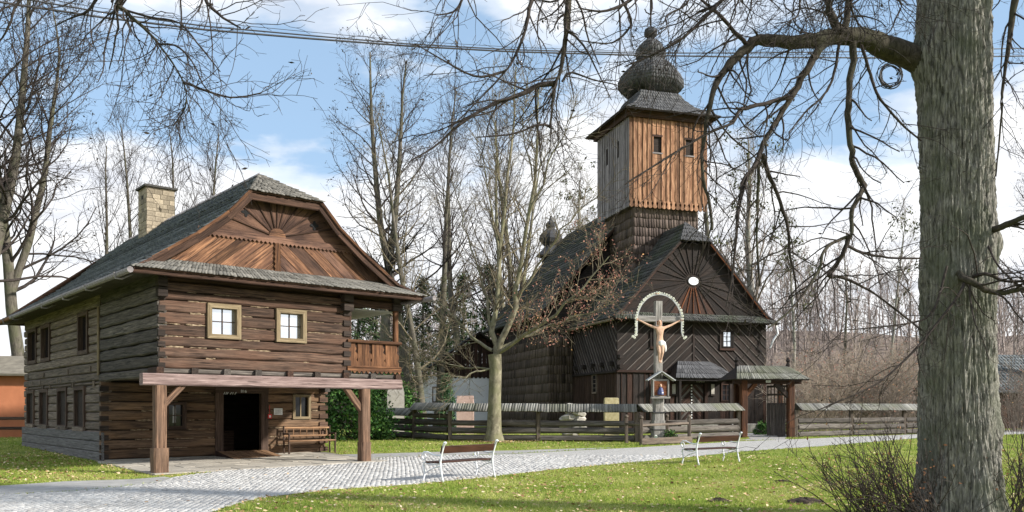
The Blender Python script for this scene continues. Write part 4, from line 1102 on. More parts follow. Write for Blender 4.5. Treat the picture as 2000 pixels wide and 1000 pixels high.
for k in range(7): beam('soffit_board', gal, (5.42 + k * .235, .16, 4.51), (5.42 + k * .235, 6.5, 4.51), .228, .025, (0, 0, -1), M['white_wood'])
MB().box(5.1, 6.95, .1, 9, 2.5, 2.56).build('gallery_floor', M['brown'], house)
# chimney of sandstone blocks
ch = empty('chimney', (0, 0, 0), 0, house)
c0, c1, d0, d1, zt = 2.62, 3.58, 9.5, 10.4, 9.42
MB().box(c0 + .02, c1 - .02, d0 + .02, d1 - .02, 7.0, zt).build('core', M['mortar'], ch)
MB().box(c0 - .09, c1 + .09, d0 - .09, d1 + .09, zt, zt + .07).build('cap', M['roof_front'], ch)
z = 7.1
while z < zt - .04:
    hgt = min(rng.uniform(.11, .18), zt - z)
    for pl, w in ((Plane((c0, d0, 0), (1, 0, 0), (0, 0, 1)), c1 - c0), (Plane((c0, d1, 0), (0, -1, 0), (0, 0, 1)), d1 - d0)):
        a = 0.0
        while a < w - .02:
            wd = min(rng.uniform(.16, .36), w - a); wd = w - a if w - a - wd < .08 else wd
            pl.rect('stone_block', ch, a + .006, a + wd - .006, z + .006, z + hgt - .006, -.02, rng.uniform(.006, .022), M['brick']); a += wd
    z += hgt
MB().box(c0 - .012, c0 + .05, d0 + .35, d0 + .55, zt - .55, zt - .25).build('flue_hole', M['black'], ch)
# porch floor of flagstones, ramp
floor_p = []
pf = [(-.25, -.35), (6.35, -.35), (7.0, VL), (0, VL)]
ca, sa = math.cos(HA), math.sin(HA)


def h2w(a, b): return (-8.675 + a * ca - b * sa, 21.06 + a * sa + b * ca)


po = sheet('porch_floor', [h2w(*p) for p in pf], .012, M['mortar']); tag(po, 'uneven pale flagstones under the porch of the house', 'pavement', kind='structure')
b = -.33; row = 0
while b < VL - .1:
    hb = min(rng.uniform(.5, .85), VL - b); a = -.3 - rng.random() * .3
    while a < 6.5:
        wa = rng.uniform(.6, 1.25); x0, x1 = max(a, -.22), min(a + wa, 6.4)
        if x1 - x0 > .15:
            j = lambda: rng.uniform(-.03, .03)
            q = [h2w(x0 + .02 + j() * .3, b + .02), h2w(x1 - .02 + j(), b + .02 + j()), h2w(x1 - .02 + j(), b + hb - .02 + j()), h2w(x0 + .02 + j(), b + hb - .02)]
            zo = rng.uniform(.03, .045); pyd('flagstone', [(x, y, gz(y) + zo) for x, y in q] + [(x, y, gz(y) + .005) for x, y in q], [(0, 1, 2, 3), (0, 4, 5, 1), (1, 5, 6, 2), (2, 6, 7, 3), (3, 7, 4, 0)], M['flag'], po)
        a += wa
    b += hb
rmp = empty('ramp', (0, 0, 0), HA); rmp.location = house.location; tag(rmp, 'low brown wooden ramp before the dark doorway', 'ramp')
for k in range(6):
    a = 3.28 + k * .27; beam('plank', rmp, (a + .13, VL - .05, .27), (a + .13, VL - 1.55, .1), .262, .05, (0, 0, 1), M['bench_old'], .01)
MB().add([(3.24, VL - .02, .05), (3.24, VL - 1.6, .05), (3.24, VL - 1.6, .1), (3.24, VL - .02, .3), (3.28, VL - .02, .05), (3.28, VL - 1.6, .05), (3.28, VL - 1.6, .1), (3.28, VL - .02, .3)], [(0, 1, 2, 3), (7, 6, 5, 4), (0, 4, 5, 1), (1, 5, 6, 2), (2, 6, 7, 3), (3, 7, 4, 0)]).build('cheek', M['church_red'], rmp)
# notice, call point, chalk marks over the door
o = empty('notice', house.location, HA); tag(o, 'white paper notice on the log wall right of the dark doorway', 'notice')
low.rect('sheet', o, 5.17, 5.47, 1.43, 1.64, .045, .05, M['paper'])
for k in range(5): low.rect('text_line', o, 5.2, 5.44 - .03 * (k % 2), 1.6 - k * .032 - .008, 1.6 - k * .032, .0502, .0512, M['end'])
o = empty('call_point', house.location, HA); tag(o, 'small red call point box beside the door jamb', 'alarm'); low.rect('box', o, 4.96, 5.08, 1.31, 1.45, .04, .08, M['red']); low.rect('face', o, 4.99, 5.05, 1.345, 1.415, .0802, .084, M['paper']); MB().tube([low.p(5.02, 1.45, .05), low.p(5.02, 1.75, .05)], .008, 5).build('conduit', M['red'], o)
o = empty('number_plate', house.location, HA); tag(o, 'tiny pale house number and chalk marks above the dark doorway', 'sign')
for k, (a, w) in enumerate(((3.5, .03), (3.56, .03), (3.6, .04), (3.7, .05), (3.78, .02), (3.85, .05))):
    beam('chalk_stroke', o, low.p(a, 2.08, .058), low.p(a + w, 2.15, .058), .018, .004, (0, -1, 0), M['paper'])
cu = bpy.data.curves.new('numerals', 'FONT'); cu.body = '816'; cu.size = .13; cu.extrude = .003; ob = bpy.data.objects.new('numerals', cu); COL.objects.link(ob); ob.parent = o; ob.location = low.p(4.05, 2.14, .056); ob.rotation_euler = (R(90), 0, 0); font_mesh(ob, M['paper'])
# bench at the house wall
hb = empty('house_bench', house.location, HA); tag(hb, 'brown wooden bench with spindle back against the log house wall', 'bench')
hb.location = Vector((*h2w(5.42, VL - .62), gz(28.5) - .0))
beam('seat', hb, (0, .18, .44), (1.7, .18, .44), .4, .045, (0, 0, 1), M['bench_old'], .01); beam('back_rail', hb, (0, .42, .86), (1.7, .42, .86), .07, .04, (0, -1, 0), M['bench_old']); beam('back_rail', hb, (0, .4, .6), (1.7, .4, .6), .06, .04, (0, -1, 0), M['bench_old'])
for k in range(7): beam('spindle', hb, (.12 + k * .24, .41, .62), (.12 + k * .24, .42, .84), .035, .035, (0, -1, 0), M['bench_old'], .1, 2)
for a in (.02, 1.68):
    beam('leg', hb, (a, .02, 0), (a, .02, .66), .06, .06, (0, -1, 0), M['frame_dark']); beam('leg', hb, (a, .4, 0), (a, .42, .93), .06, .06, (0, -1, 0), M['frame_dark']); beam('armrest', hb, (a, -.02, .67), (a, .42, .67), .07, .05, (0, 0, 1), M['frame_dark'])

# ------------------------------------------------------------------ wooden church
CA = math.atan2(.29, .957)
church = empty('wooden_church', (5.69, 46.5, .32), CA)
tag(church, 'dark timber church with shingled roof and tall onion-domed bell tower', 'church')
Wc = 9.3; UCc = 4.62
cf = Plane((0, 0, 0), (1, 0, 0), (0, 0, 1)); cs = Plane((0, 0, 0), (0, -1, 0), (0, 0, 1))
mb = MB(); mb.box(.06, Wc - .06, .06, .2, 0, 6.3); mb.box(.06, .2, .2, 6.6, 0, 6.3); mb.box(Wc - .2, Wc - .06, .2, 6.6, 0, 6.3)
narthex = mb.build('narthex', M['church'], church)
# lower front: upright boards
x = 0.0; LWc = (6.35, 7.05, 1.75, 2.75)
while x < Wc - .05:
    wd = min(rng.uniform(.26, .36), Wc - x)
    if not (3.55 < x + wd / 2 < 5.45):
        if LWc[0] - .1 < x + wd / 2 < LWc[1] + .1:
            cf.rect('board', narthex, x + .006, x + wd - .006, .1, LWc[2], -.06, rng.uniform(0, .02), M['church_red'], math.pi / 2); cf.rect('board', narthex, x + .006, x + wd - .006, LWc[3], 3.3, -.06, rng.uniform(0, .02), M['church_red'], math.pi / 2)
        else: cf.rect('board', narthex, x + .006, x + wd - .006, .1, 3.3, -.06, rng.uniform(0, .02), rng.choice([M['church'], M['church_red'], M['church']]), math.pi / 2)
        if x < 3.2: cf.rect('batten', narthex, x - .025, x + .025, .1, 3.3, .02, .05, rng.choice([M['church_red'], M['church']]), math.pi / 2)
    x += wd
window(church, cf, *LWc, .08, M['church_red'], M['glass_dark'], (1, 2), .06, .03, lw=.05)
beam('ledge', narthex, (-.05, -.06, 3.36), (Wc + .05, -.06, 3.36), .14, .16, (0, -1, 0), M['church_red'], .02, 6)
# upper front: chevron boards and battens
for sgn in (-1, 1):
    reg = [(0.02, 3.44), (UCc - .07, 3.44), (UCc - .07, 6.3), (.02, 6.3)] if sgn < 0 else [(UCc + .07, 3.44), (Wc - .02, 3.44), (Wc - .02, 6.3), (UCc + .07, 6.3)]
    an = R(42) if sgn < 0 else R(-42); off = -10.0
    while off < 12:
        cf.piece('chevron_board', narthex, strip_poly(reg, an, off, .37), -.06, rng.uniform(0, .015), M['church'], an)
        cf.piece('chevron_batten', narthex, strip_poly(reg, an, off - .02, .05), .012, .045, M['church_batten'], an); off += .38
beam('king_batten', narthex, cf.p(UCc, 3.44, .03), cf.p(UCc, 6.3, .03), .14, .05, (0, -1, 0), M['church'])
for a0 in (2.1, 6.4):
    window(church, cf, a0, a0 + .62, 4.78, 5.72, .07, M['church'], M['glass'], (1, 2), .11, -.06, lw=.035)
    for s in (-.14, .66): cf.rect('window_board', narthex, a0 + s, a0 + s + .1, 4.6, 5.75, .03, .08, M['church'], math.pi / 2)
    cf.rect('window_sill', narthex, a0 - .16, a0 + .78, 4.62, 4.74, .03, .12, M['church_red'])
for b in (3.62, 4.15): beam('beam_end', narthex, (.14, .2, b), (.14, -.3, b), .2, .22, (0, 0, 1), M['church'], .03)
# door, plaques, porch roof
dr = empty('church_door', (0, 0, 0), 0, church)
cf.rect('leaf', dr, 3.72, 4.5, .55, 2.72, -.12, -.06, M['church']); cf.rect('leaf', dr, 4.56, 5.3, .55, 2.72, -.12, -.06, M['church'])
for sgn, reg in ((1, [(3.76, .6), (4.46, .6), (4.46, 2.68), (3.76, 2.68)]), (-1, [(4.6, .6), (5.26, .6), (5.26, 2.68), (4.6, 2.68)])):
    for k in range(-30, 40): cf.piece('leaf_board', dr, strip_poly(reg, R(45) * sgn, k * .15, .135), -.06, -.045, M['church_batten'] if rng.random() < .35 else M['church_red'], R(45) * sgn)
for k in range(13): cf.rect('stud', dr, 4.5, 4.57, .62 + k * .165, .7 + k * .165, -.06, -.02, M['paper'] if k % 1 == 0 else M['church'])
cf.rect('door_post', dr, 3.52, 3.72, .3, 2.9, -.1, .08, M['church'], math.pi / 2); cf.rect('door_post', dr, 5.3, 5.5, .3, 2.9, -.1, .08, M['church_red'], math.pi / 2); cf.rect('door_lintel', dr, 3.5, 5.52, 2.74, 2.96, -.1, .09, M['church'])
beam('step', dr, (3.3, -.4, .3), (5.7, -.4, .3), .9, .3, (0, 0, 1), M['concrete'])
for a in (3.3, 5.72): cf.rect('plaque', church, a, a + .2, 2.15, 2.7, .03, .06, M['stone']); cf.rect('plaque_shelf', church, a - .04, a + .24, 2.05, 2.13, .03, .1, M['church'])
for k in range(7): beam('chalk_stroke', church, cf.p(4.78 + k * .075, 2.81 + .02 * (k % 2), .094), cf.p(4.82 + k * .075, 2.89 - .02 * (k % 3), .094), .028, .004, (0, -1, 0), M['paper'])   # chalk marks too small to read
mb = MB(); mb.slab([(2.95, -1.15, 3.0), (6.75, -1.15, 3.0), (5.65, 0, 3.95), (3.65, 0, 3.95)], .05); mb.slab([(2.95, 0, 3.0), (2.95, -1.15, 3.0), (3.65, 0, 3.95)], .05); mb.slab([(6.75, -1.15, 3.0), (6.75, 0, 3.0), (5.65, 0, 3.95)], .05)
pr = mb.build('porch_roof', M['church'], church)
shingle_face(pr, (2.9, -1.2, 2.99), (6.8, -1.2, 2.99), (5.65, .0, 3.98), (3.65, .0, 3.98), .4, .12, M['tower_roof'], .04)
for a in (3.25, 6.35): beam('porch_post', church, (a, -1.0, .2), (a, -1.0, 2.95), .14, .14, (0, -1, 0), M['church'])
beam('porch_beam', church, (3.0, -1.02, 2.9), (6.7, -1.02, 2.9), .14, .14, (0, -1, 0), M['church'])
# left side of the narthex
x = -6.5
SWc = (-3.45, -2.75, 2.2, 3.35)
while x < -.02:
    wd = min(rng.uniform(.17, .24), -x)
    segs = [(.1, 3.3)] if not (SWc[0] - .05 < x + wd / 2 < SWc[1] + .05) else [(.1, SWc[2]), ]
    for z0, z1 in segs: cs.rect('board', narthex, x + .004, x + wd - .004, z0, z1, -.06, rng.uniform(0, .02), M['church_red'], math.pi / 2); cs.rect('batten', narthex, x - .02, x + .02, z0, z1, .015, .05, M['frame_dark'], math.pi / 2)
    x += wd
window(church, cs, *SWc, .1, M['log_side'], M['glass_dark'], (0, 3), .07, -.02, lw=.04)
beam('ledge', narthex, (-.06, 6.5, 3.36), (-.06, -.02, 3.36), .14, .16, (-1, 0, 0), M['church'], .02, 5)
reg = [(-6.5, 3.44), (-.02, 3.44), (-.02, 6.3), (-6.5, 6.3)]; off = -10.0
while off < 10:
    cs.piece('diagonal_board', narthex, strip_poly(reg, R(-52), off, .28), -.06, rng.uniform(0, .015), M['church'], R(-52)); cs.piece('diagonal_batten', narthex, strip_poly(reg, R(-52), off - .02, .045), .012, .05, M['church_batten'], R(-52)); off += .29
for k in range(5): beam('beam_end', narthex, (.2, .5 + k * 1.35, 3.8), (-.24, .5 + k * 1.35, 3.8), .22, .26, (0, 0, 1), M['church'], .03)
# narthex roof: half-hipped at the front
NP = [(0.0, 11.9), (.95, 10.65), (2.5, 8.98), (3.7, 7.6), (4.6, 6.62), (5.05, 6.24)]
NV = [.95, -.35, -.35, -.35, -.35, -.6]
mb = MB()
for i in range(5):
    (w0, z0), (w1, z1) = NP[i], NP[i + 1]
    mb.slab([(UCc - w1, 7.0, z1), (UCc - w1, NV[i + 1], z1), (UCc - w0, NV[i], z0), (UCc - w0, 7.0, z0)], .09)
    mb.slab([(UCc + w1, NV[i + 1], z1), (UCc + w1, 7.0, z1), (UCc + w0, 7.0, z0), (UCc + w0, NV[i], z0)], .09)
mb.slab([(UCc - .95, -.35, 10.65), (UCc + .95, -.35, 10.65), (UCc, .95, 11.9)], .09); mb.slab([(UCc - 5.05, -.75, 6.15), (UCc + 5.05, -.75, 6.15), (UCc + 4.6, .1, 6.6), (UCc - 4.6, .1, 6.6)], .08)
nroof = mb.build('narthex_roof', M['church'], church)
for i in range(4, -1, -1):
    (w0, z0), (w1, z1) = NP[i], NP[i + 1]
    shingle_face(nroof, (UCc - w1, 7.0, z1), (UCc - w1, NV[i + 1], z1), (UCc - w0, NV[i], z0), (UCc - w0, 7.0, z0), .32, .2, M['roof_church'], .055)
shingle_face(nroof, (UCc - 1.05, -.45, 10.6), (UCc + 1.05, -.45, 10.6), (UCc + .03, .95, 11.94), (UCc - .03, .95, 11.94), .4, .14, M['tower_roof'], .05)
shingle_face(nroof, (UCc - 5.1, -.8, 6.13), (UCc + 5.1, -.8, 6.13), (UCc + 4.6, .1, 6.64), (UCc - 4.6, .1, 6.64), .34, .14, M['roof_church'], .05)
for sgn in (-1, 1):
    for i in range(1, 5):
        (w0, z0), (w1, z1) = NP[i], NP[i + 1]
        beam('verge_board', nroof, (UCc + sgn * w0, -.3, z0 - .13), (UCc + sgn * w1, min(-.3, NV[i + 1] + .05), z1 - .13), .16, .06, (0, -1, 0), M['rust'] if sgn > 0 else M['church_red'], .05, 4)
MB().tube([(-.42, 6.8, 6.15), (-.42, -.55, 6.13)], .08, 8).build('gutter', M['twig_green'], church)
MB().tube([(Wc + .3, -.5, 6.1), (Wc + .35, -.6, 5.6), (Wc + .1, -.5, 5.2), (Wc + .05, -.3, 4.8)], .06, 7).build('downpipe', M['white'], church)
# narthex gable with sunburst
ng = Plane((0, .05, 0), (1, 0, 0), (0, 0, 1)); cg = empty('gable', (0, 0, 0), 0, church)
greg = [(UCc - 4.5, 6.55), (UCc + 4.5, 6.55), (UCc + 2.45, 8.9), (UCc + .95, 10.55), (UCc - .95, 10.55), (UCc - 2.45, 8.9)]
ng.piece('backing', cg, greg, -.12, -.02, M['church'])
hubc = (UCc + .02, 8.45); nw = 28
for k in range(nw):
    r0, r1 = R(360 * k / nw), R(360 * (k + 1) / nw)
    reg2 = clip(clip(greg, math.sin(r0), -math.cos(r0), math.sin(r0) * hubc[0] - math.cos(r0) * hubc[1]), -math.sin(r1), math.cos(r1), -math.sin(r1) * hubc[0] + math.cos(r1) * hubc[1])
    dn = -math.sin((r0 + r1) / 2)
    ng.piece('sunray_board', cg, reg2, -.02, rng.uniform(0, .015), M['church_red'] if dn > .8 else M['church'], (r0 + r1) / 2)
    dx, dz = math.cos(r0), math.sin(r0); t = 6.0
    for _ in range(90):
        X_, Z_ = hubc[0] + dx * t, hubc[1] + dz * t
        if 6.62 < Z_ < 10.5 and abs(X_ - UCc) < (4.45 - (Z_ - 6.55) * .872 if Z_ < 8.9 else 2.4 - (Z_ - 8.9) * .909): break
        t *= .97
    beam('sunray', cg, ng.p(hubc[0] + dx * .5, hubc[1] + dz * .4, .03), ng.p(X_, Z_, .03), .075, .04, (0, -1, 0), M['rust'] if (-.55 < dx < .3 and dz < -.5) else M['church'])
ov = [(hubc[0] + .31 * math.cos(R(k * 15)), hubc[1] + .22 * math.sin(R(k * 15))) for k in range(24)]
ng.piece('oval_frame', cg, [(hubc[0] + (a - hubc[0]) * 1.25, hubc[1] + (b - hubc[1]) * 1.3) for a, b in ov], 0, .03, M['church']); ng.piece('oval_window', cg, ov, .03, .06, M['plaster'])
# nave with shingled walls and roof
NU0, NU1, NV0, NV1 = -1.6, UCc * 2 + 1.6, 6.6, 19.0
mb = MB(); mb.box(NU0 + .06, NU1 - .06, NV0 + .06, NV0 + .2, 0, 7.2); mb.box(NU0 + .06, NU0 + .2, NV0 + .2, NV1, 0, 7.2); mb.box(NU1 - .2, NU1 - .06, NV0 + .2, NV1, 0, 7.2); mb.box(NU0 + .06, NU1 - .06, NV1 - .1, NV1, 0, 7.2)
mb.slab([(NU0 + .1, NV0 + .1, 7.1), (NU1 - .1, NV0 + .1, 7.1), (UCc, NV0 + .1, 14.7)], .1); mb.slab([(NU1 - .1, NV1, 7.1), (NU0 + .1, NV1, 7.1), (UCc, NV1, 14.7)], .1)
mb.box(1.0, 8.3, NV1, NV1 + 5.2, 0, 8.5)
nave = mb.build('nave', M['church'], church)
for k in range(10):
    z0 = .1 + k * .56
    shingle_course('wall_shingle_course', nave, (NU0, NV1, z0), (NU0, NV0, z0), (NU0, NV1, z0 + .56), (NU0, NV0, z0 + .56), (-1, 0, 0), .17, M['wall_shingle'], .055, 1.2, .03)
    shingle_course('wall_shingle_course', nave, (NU0, NV0, z0), (0.0, NV0, z0), (NU0, NV0, z0 + .56), (0.0, NV0, z0 + .56), (0, -1, 0), .17, M['wall_shingle'], .055, 1.2, .03)
for k in range(16): cs2 = beam('wall_board', nave, (NU0 - .01, NV0 + .4 + k * .77, 5.7), (NU0 - .01, NV0 + .4 + k * .77, 7.0), .7, .05, (-1, 0, 0), M['church'])
RZ, EVZ, EU = 14.95, 7.0, 7.0
mb = MB()
mb.slab([(UCc - EU, NV1 + .5, EVZ), (UCc - EU, NV0 - .5, EVZ), (UCc, NV0 - .5, RZ), (UCc, NV1 + .9, RZ)], .1); mb.slab([(UCc + EU, NV0 - .5, EVZ), (UCc + EU, NV1 + .5, EVZ), (UCc, NV1 + .9, RZ), (UCc, NV0 - .5, RZ)], .1)
mb.slab([(.3, NV1 + 5.5, 8.5), (.3, NV1 + .3, 8.5), (UCc, NV1 + .3, 13.2), (UCc, NV1 + 4, 13.2)], .1); mb.slab([(8.94, NV1 + .3, 8.5), (8.94, NV1 + 5.5, 8.5), (UCc, NV1 + 4, 13.2), (UCc, NV1 + .3, 13.2)], .1)
vroof = mb.build('nave_roof', M['church'], church)
shingle_face(vroof, (UCc - EU, NV1 + .5, EVZ), (UCc - EU, NV0 - .55, EVZ), (UCc, NV0 - .55, RZ), (UCc, NV1 + .9, RZ), .36, .22, M['roof_church'], .06)
beam('verge_board', vroof, (UCc - EU, NV0 - .52, EVZ - .1), (UCc, NV0 - .52, RZ - .1), .18, .06, (0, -1, 0), M['church_red'])
# ridge turret over the chancel
tu = empty('ridge_turret', (UCc - .1, NV1 + 4.6, 0), R(22.5), church)
MB().lathe([(.75, 12.6), (.72, 13.9), (.72, 14.0)], 8).build('drum', M['church'], tu)
MB().lathe([(1.25, 13.85), (.95, 14.15), (.6, 14.5), (.5, 14.7), (.8, 14.95), (.98, 15.25), (.9, 15.6), (.55, 15.95), (.35, 16.15), (.42, 16.35), (.4, 16.55), (.15, 16.8), (.05, 17.2)], 8).build('onion', M['tower_roof'], tu)
# tower
T0, T1, TV0, TV1 = 2.1, 7.2, 3.0, 7.8
tw = MB().box(T0 + .45, T1 - .45, TV0 + .4, TV1 - .3, 5, 13.6).box(T0 + .06, T1 - .06, TV0 + .06, TV1 - .06, 13.5, 18.6).build('tower', M['church'], church)
for k in range(15):
    z0 = 5.6 + k * .54; fl = .0 if z0 > 9.3 else .12
    a0, a1, b0, b1 = T0 + .42 - fl, T1 - .42 + fl, TV0 + .37 - fl, TV1 - .3
    shingle_course('shaft_shingle_course', tw, (a0, b0, z0), (a1, b0, z0), (a0, b0, z0 + .54), (a1, b0, z0 + .54), (0, -1, 0), .18, M['wall_shingle'], .055, 1.2, .03)
    shingle_course('shaft_shingle_course', tw, (a0, b1, z0), (a0, b0, z0), (a0, b1, z0 + .54), (a0, b0, z0 + .54), (-1, 0, 0), .18, M['wall_shingle'], .055, 1.2, .03)
tf = Plane((0, TV0, 0), (1, 0, 0), (0, 0, 1)); tl = Plane((T0, TV1, 0), (0, -1, 0), (0, 0, 1))


def bell_boards(pl, a0, a1, mat, holes, n):
    w = (a1 - a0) / n
    for k in range(n):
        x0, x1 = a0 + k * w + .006, a0 + (k + 1) * w - .006; c = (x0 + x1) / 2; r = (x1 - x0) / 2
        tail = [(x0, 13.55), (x0 + r * .45, 13.42)] + [(c + r * .95 * math.cos(t), 13.25 + r * .95 * math.sin(t)) for t in [R(q) for q in (140, 190, 230, 270, 310, 350, 400)]] + [(x1 - r * .45, 13.42), (x1, 13.55)]
        hs = [h for h in holes if h[0] < c < h[1]]
        hh = rng.uniform(.0, .025)
        if hs:
            h = hs[0]
            pl.piece('board', tw, tail + [(x1, h[2]), (x0, h[2])], -.05, hh, mat, math.pi / 2); pl.rect('board', tw, x0, x1, h[3], 18.5, -.05, hh, mat, math.pi / 2)
        else:
            pl.piece('board', tw, tail + [(x1, 18.5), (x0, 18.5)], -.05, hh, mat, math.pi / 2)
        if k: 
            for h in [None]:
                edge = any(h2[0] + .01 < a0 + k * w < h2[1] - .01 for h2 in holes)
                pl.rect('batten', tw, a0 + k * w - .035, a0 + k * w + .035, 13.6 if not edge else 17.5, 18.5, .026, .055, mat, math.pi / 2)


n_f = 17; wf = (T1 - T0) / n_f
bell_boards(tf, T0, T1, M['tower'], [(T0 + 5 * wf, T0 + 7 * wf, 16.4, 17.35), (T0 + 12 * wf, T0 + 14 * wf, 16.4, 17.35)], n_f)
wl = (TV1 - TV0) / 17
bell_boards(tl, 0, TV1 - TV0, M['tower_grey'], [(5 * wl, 6.5 * wl, 16.4, 17.4), (11 * wl, 12.5 * wl, 16.4, 17.4)], 17)  # left face: weathered grey, its sunless cast put into the colour
for a in (5, 12):
    tf.rect('opening_head', tw, T0 + (a - .1) * wf, T0 + (a + 2.1) * wf, 17.33, 17.45, -.02, .06, M['church_red']); tf.rect('opening_sill', tw, T0 + (a - .1) * wf, T0 + (a + 2.1) * wf, 16.33, 16.41, -.02, .06, M['tower_grey'])
# tower roof, cornice and onion dome
mb = MB(); mb.box(T0 - .2, T1 + .2, TV0 - .2, TV1 + .2, 18.35, 18.62); mb.box(T0 - .38, T1 + .38, TV0 - .38, TV1 + .38, 18.62, 18.8)
mb.build('cornice', M['brown'], tw)
tc_u, tc_v = (T0 + T1) / 2, (TV0 + TV1) / 2
levels = [(3.1, 18.7), (2.45, 19.12), (1.9, 19.55), (1.5, 20.05), (1.25, 20.5)]
mb = MB()
for (h0, z0), (h1, z1) in zip(levels[:-1], levels[1:]):
    for k in range(4):
        a, b = R(45 + 90 * k), R(45 + 90 * (k + 1)); s = math.sqrt(2)
        P_ = lambda h, an, z: (tc_u + h * s * math.cos(an), tc_v + h * s * math.sin(an), z)
        mb.slab([P_(h0, a, z0), P_(h0, b, z0), P_(h1, b, z1), P_(h1, a, z1)], .1)
troof = mb.build('tower_roof', M['church'], tw)
for (h0, z0), (h1, z1) in zip(levels[:-1], levels[1:]):
    for k in (1, 2):
        a, b = R(45 + 90 * k), R(45 + 90 * (k + 1))
        shingle_face(troof, P_(h0, a, z0), P_(h0, b, z0), P_(h1, b, z1), P_(h1, a, z1), .27, .17, M['tower_roof'], .028, jag=.006)
    for k in (0, 3):
        a, b = R(45 + 90 * k), R(45 + 90 * (k + 1)); shingle_face(troof, P_(h0, a, z0), P_(h0, b, z0), P_(h1, b, z1), P_(h1, a, z1), .3, .3, M['tower_roof'], .05)
DOME = [(1.22, 20.4), (1.35, 20.55), (1.78, 20.85), (2.02, 21.12), (2.02, 21.5), (1.85, 21.9), (1.5, 22.3), (1.1, 22.62), (.82, 22.85)]
MID = [(.8, 22.75), (.88, 22.95), (.94, 23.2), (.9, 23.5), (.7, 23.8), (.4, 24.05), (.22, 24.18)]


def dome(prof, name):
    mb = MB().lathe(prof, 8, (tc_u, tc_v, 0), R(22.5)); d = mb.build(name, M['church'], tw)
    for (r0, z0), (r1, z1) in zip(prof[:-1], prof[1:]):
        n_ = max(1, round(math.hypot(r1 - r0, z1 - z0) / .26))
        for k in range(8):
            a, b = R(22.5 + 45 * k), R(22.5 + 45 * (k + 1)); Q = lambda r, an, z: (tc_u + r * math.cos(an), tc_v + r * math.sin(an), z)
            shingle_face(d, Q(r0, a, z0), Q(r0, b, z0), Q(r1, b, z1), Q(r1, a, z1), .25, .16, M['tower_roof'], .02, jag=.004)
    return d


dome(DOME, 'onion_dome'); dome(MID, 'upper_dome')
MB().lathe([(.12, 24.1), (.2, 24.24), (.4, 24.4), (.44, 24.56), (.38, 24.76), (.15, 24.92), (.05, 24.98)], 8, (tc_u, tc_v, 0)).build('finial_ball', M['tower_roof'], tw)
MB().tube([(tc_u, tc_v, 24.9), (tc_u, tc_v, 27.6)], .06, 6).tube([(tc_u - .4, tc_v, 26.0), (tc_u - .3, tc_v, 25.8), (tc_u, tc_v, 25.7), (tc_u + .25, tc_v, 25.8)], .04, 5).build('spire', M['church'], tw)
# stone foundation seen through the gate
for k in range(4): beam('foundation_stone', church, (6.9 + k * .8, -.1, .2), (7.66 + k * .8, -.1, .2), .55, .4, (0, -1, 0), M['stone'], .06, 2, .05)

# ------------------------------------------------------------------ fence, lychgate
def fence_run(name, pts, label, h=1.42, ext=0.0, moss=False):
    """posts, lying logs and a little pitched roof of upright slats, one bay after another"""
    root = empty(name, (pts[0].x, pts[0].y, gz(pts[0].y))); tag(root, label, 'fence', 'log fence around the churchyard')
    P = [p - root.location for p in pts]
    for i, p in enumerate(P):
        beam('post', root, p + Vector((0, 0, -.15)), p + Vector((0, 0, h - .12)), .16, .2, (0, -1, 0), M['fence_post'], .05, 3, .02)
    for i in range(len(P) - 1):
        a, b = P[i], P[i + 1]; d = (b - a).normalized(); nrm = Vector((d.y, -d.x, 0))
        for z0, dm in ((.13, .27), (.45, .27), (.76, .25), (1.04, .2)):
            if z0 > h - .35: continue
            beam('rail_log', root, a + d * .1 + Vector((0, 0, z0 + rng.uniform(-.02, .02))), b - d * .1 + Vector((0, 0, z0 + rng.uniform(-.02, .02))), dm, dm * .9, nrm, M['fence'], .1, 5, dm * .3)
        ey, rz = .36, h + .22
        for sg in (1, -1):
            A = a + nrm * ey * sg + Vector((0, 0, h - .12)); B = b + nrm * ey * sg + Vector((0, 0, h - .12)); C = a + Vector((0, 0, rz)); D_ = b + Vector((0, 0, rz))
            n_ = (B - A).cross(C - A).normalized() * sg
            if sg > 0:
                o_ = shingle_course('roof_slats', root, A, B, C, D_, n_, .11, M['fence_roof'], .03, 1.0, .012); o_['kind'] = 'stuff'
            else:
                o_ = shingle_course('roof_slats', root, B, A, D_, C, -(-n_) if n_.z > 0 else -n_, .11, M['fence_roof'], .03, 1.0, .012); o_['kind'] = 'stuff'
        beam('purlin', root, a + nrm * .26 + Vector((0, 0, h - .1)), b + nrm * .26 + Vector((0, 0, h - .1)), .07, .07, nrm, M['brown'])
    return root


def G2(x, y): return Vector((x, y, gz(y)))


fence_run('log_fence', [G2(-6.9, 42.0), G2(-5.7, 40.2), G2(-4.4, 38.6)], 'low end of the log fence running back behind the shrub', 1.15)
fence_run('log_fence', [G2(-4.38, 38.5), G2(-2.67, 37.0)], 'short mossy-roofed fence bay left of the maple trunk', 1.4)
fence_run('log_fence', [G2(-2.67, 36.9), G2(1.11, 36.2)], 'roofed log fence bay behind the maple trunk', 1.38)
fence_run('log_fence', [G2(1.11, 36.2), G2(5.2, 35.8)], 'longest roofed log fence bay between maple and crucifix', 1.36)
fence_run('log_fence', [G2(5.25, 35.9), G2(10.45, 39.5)], 'roofed log fence bay behind the crucifix, up to the lychgate', 1.36)
fence_run('log_fence', [G2(13.2, 39.9), G2(16.6, 42.0), G2(20.2, 44.2), G2(24.0, 46.4)], 'roofed log fence right of the lychgate, ending behind the big trunk', 1.36)
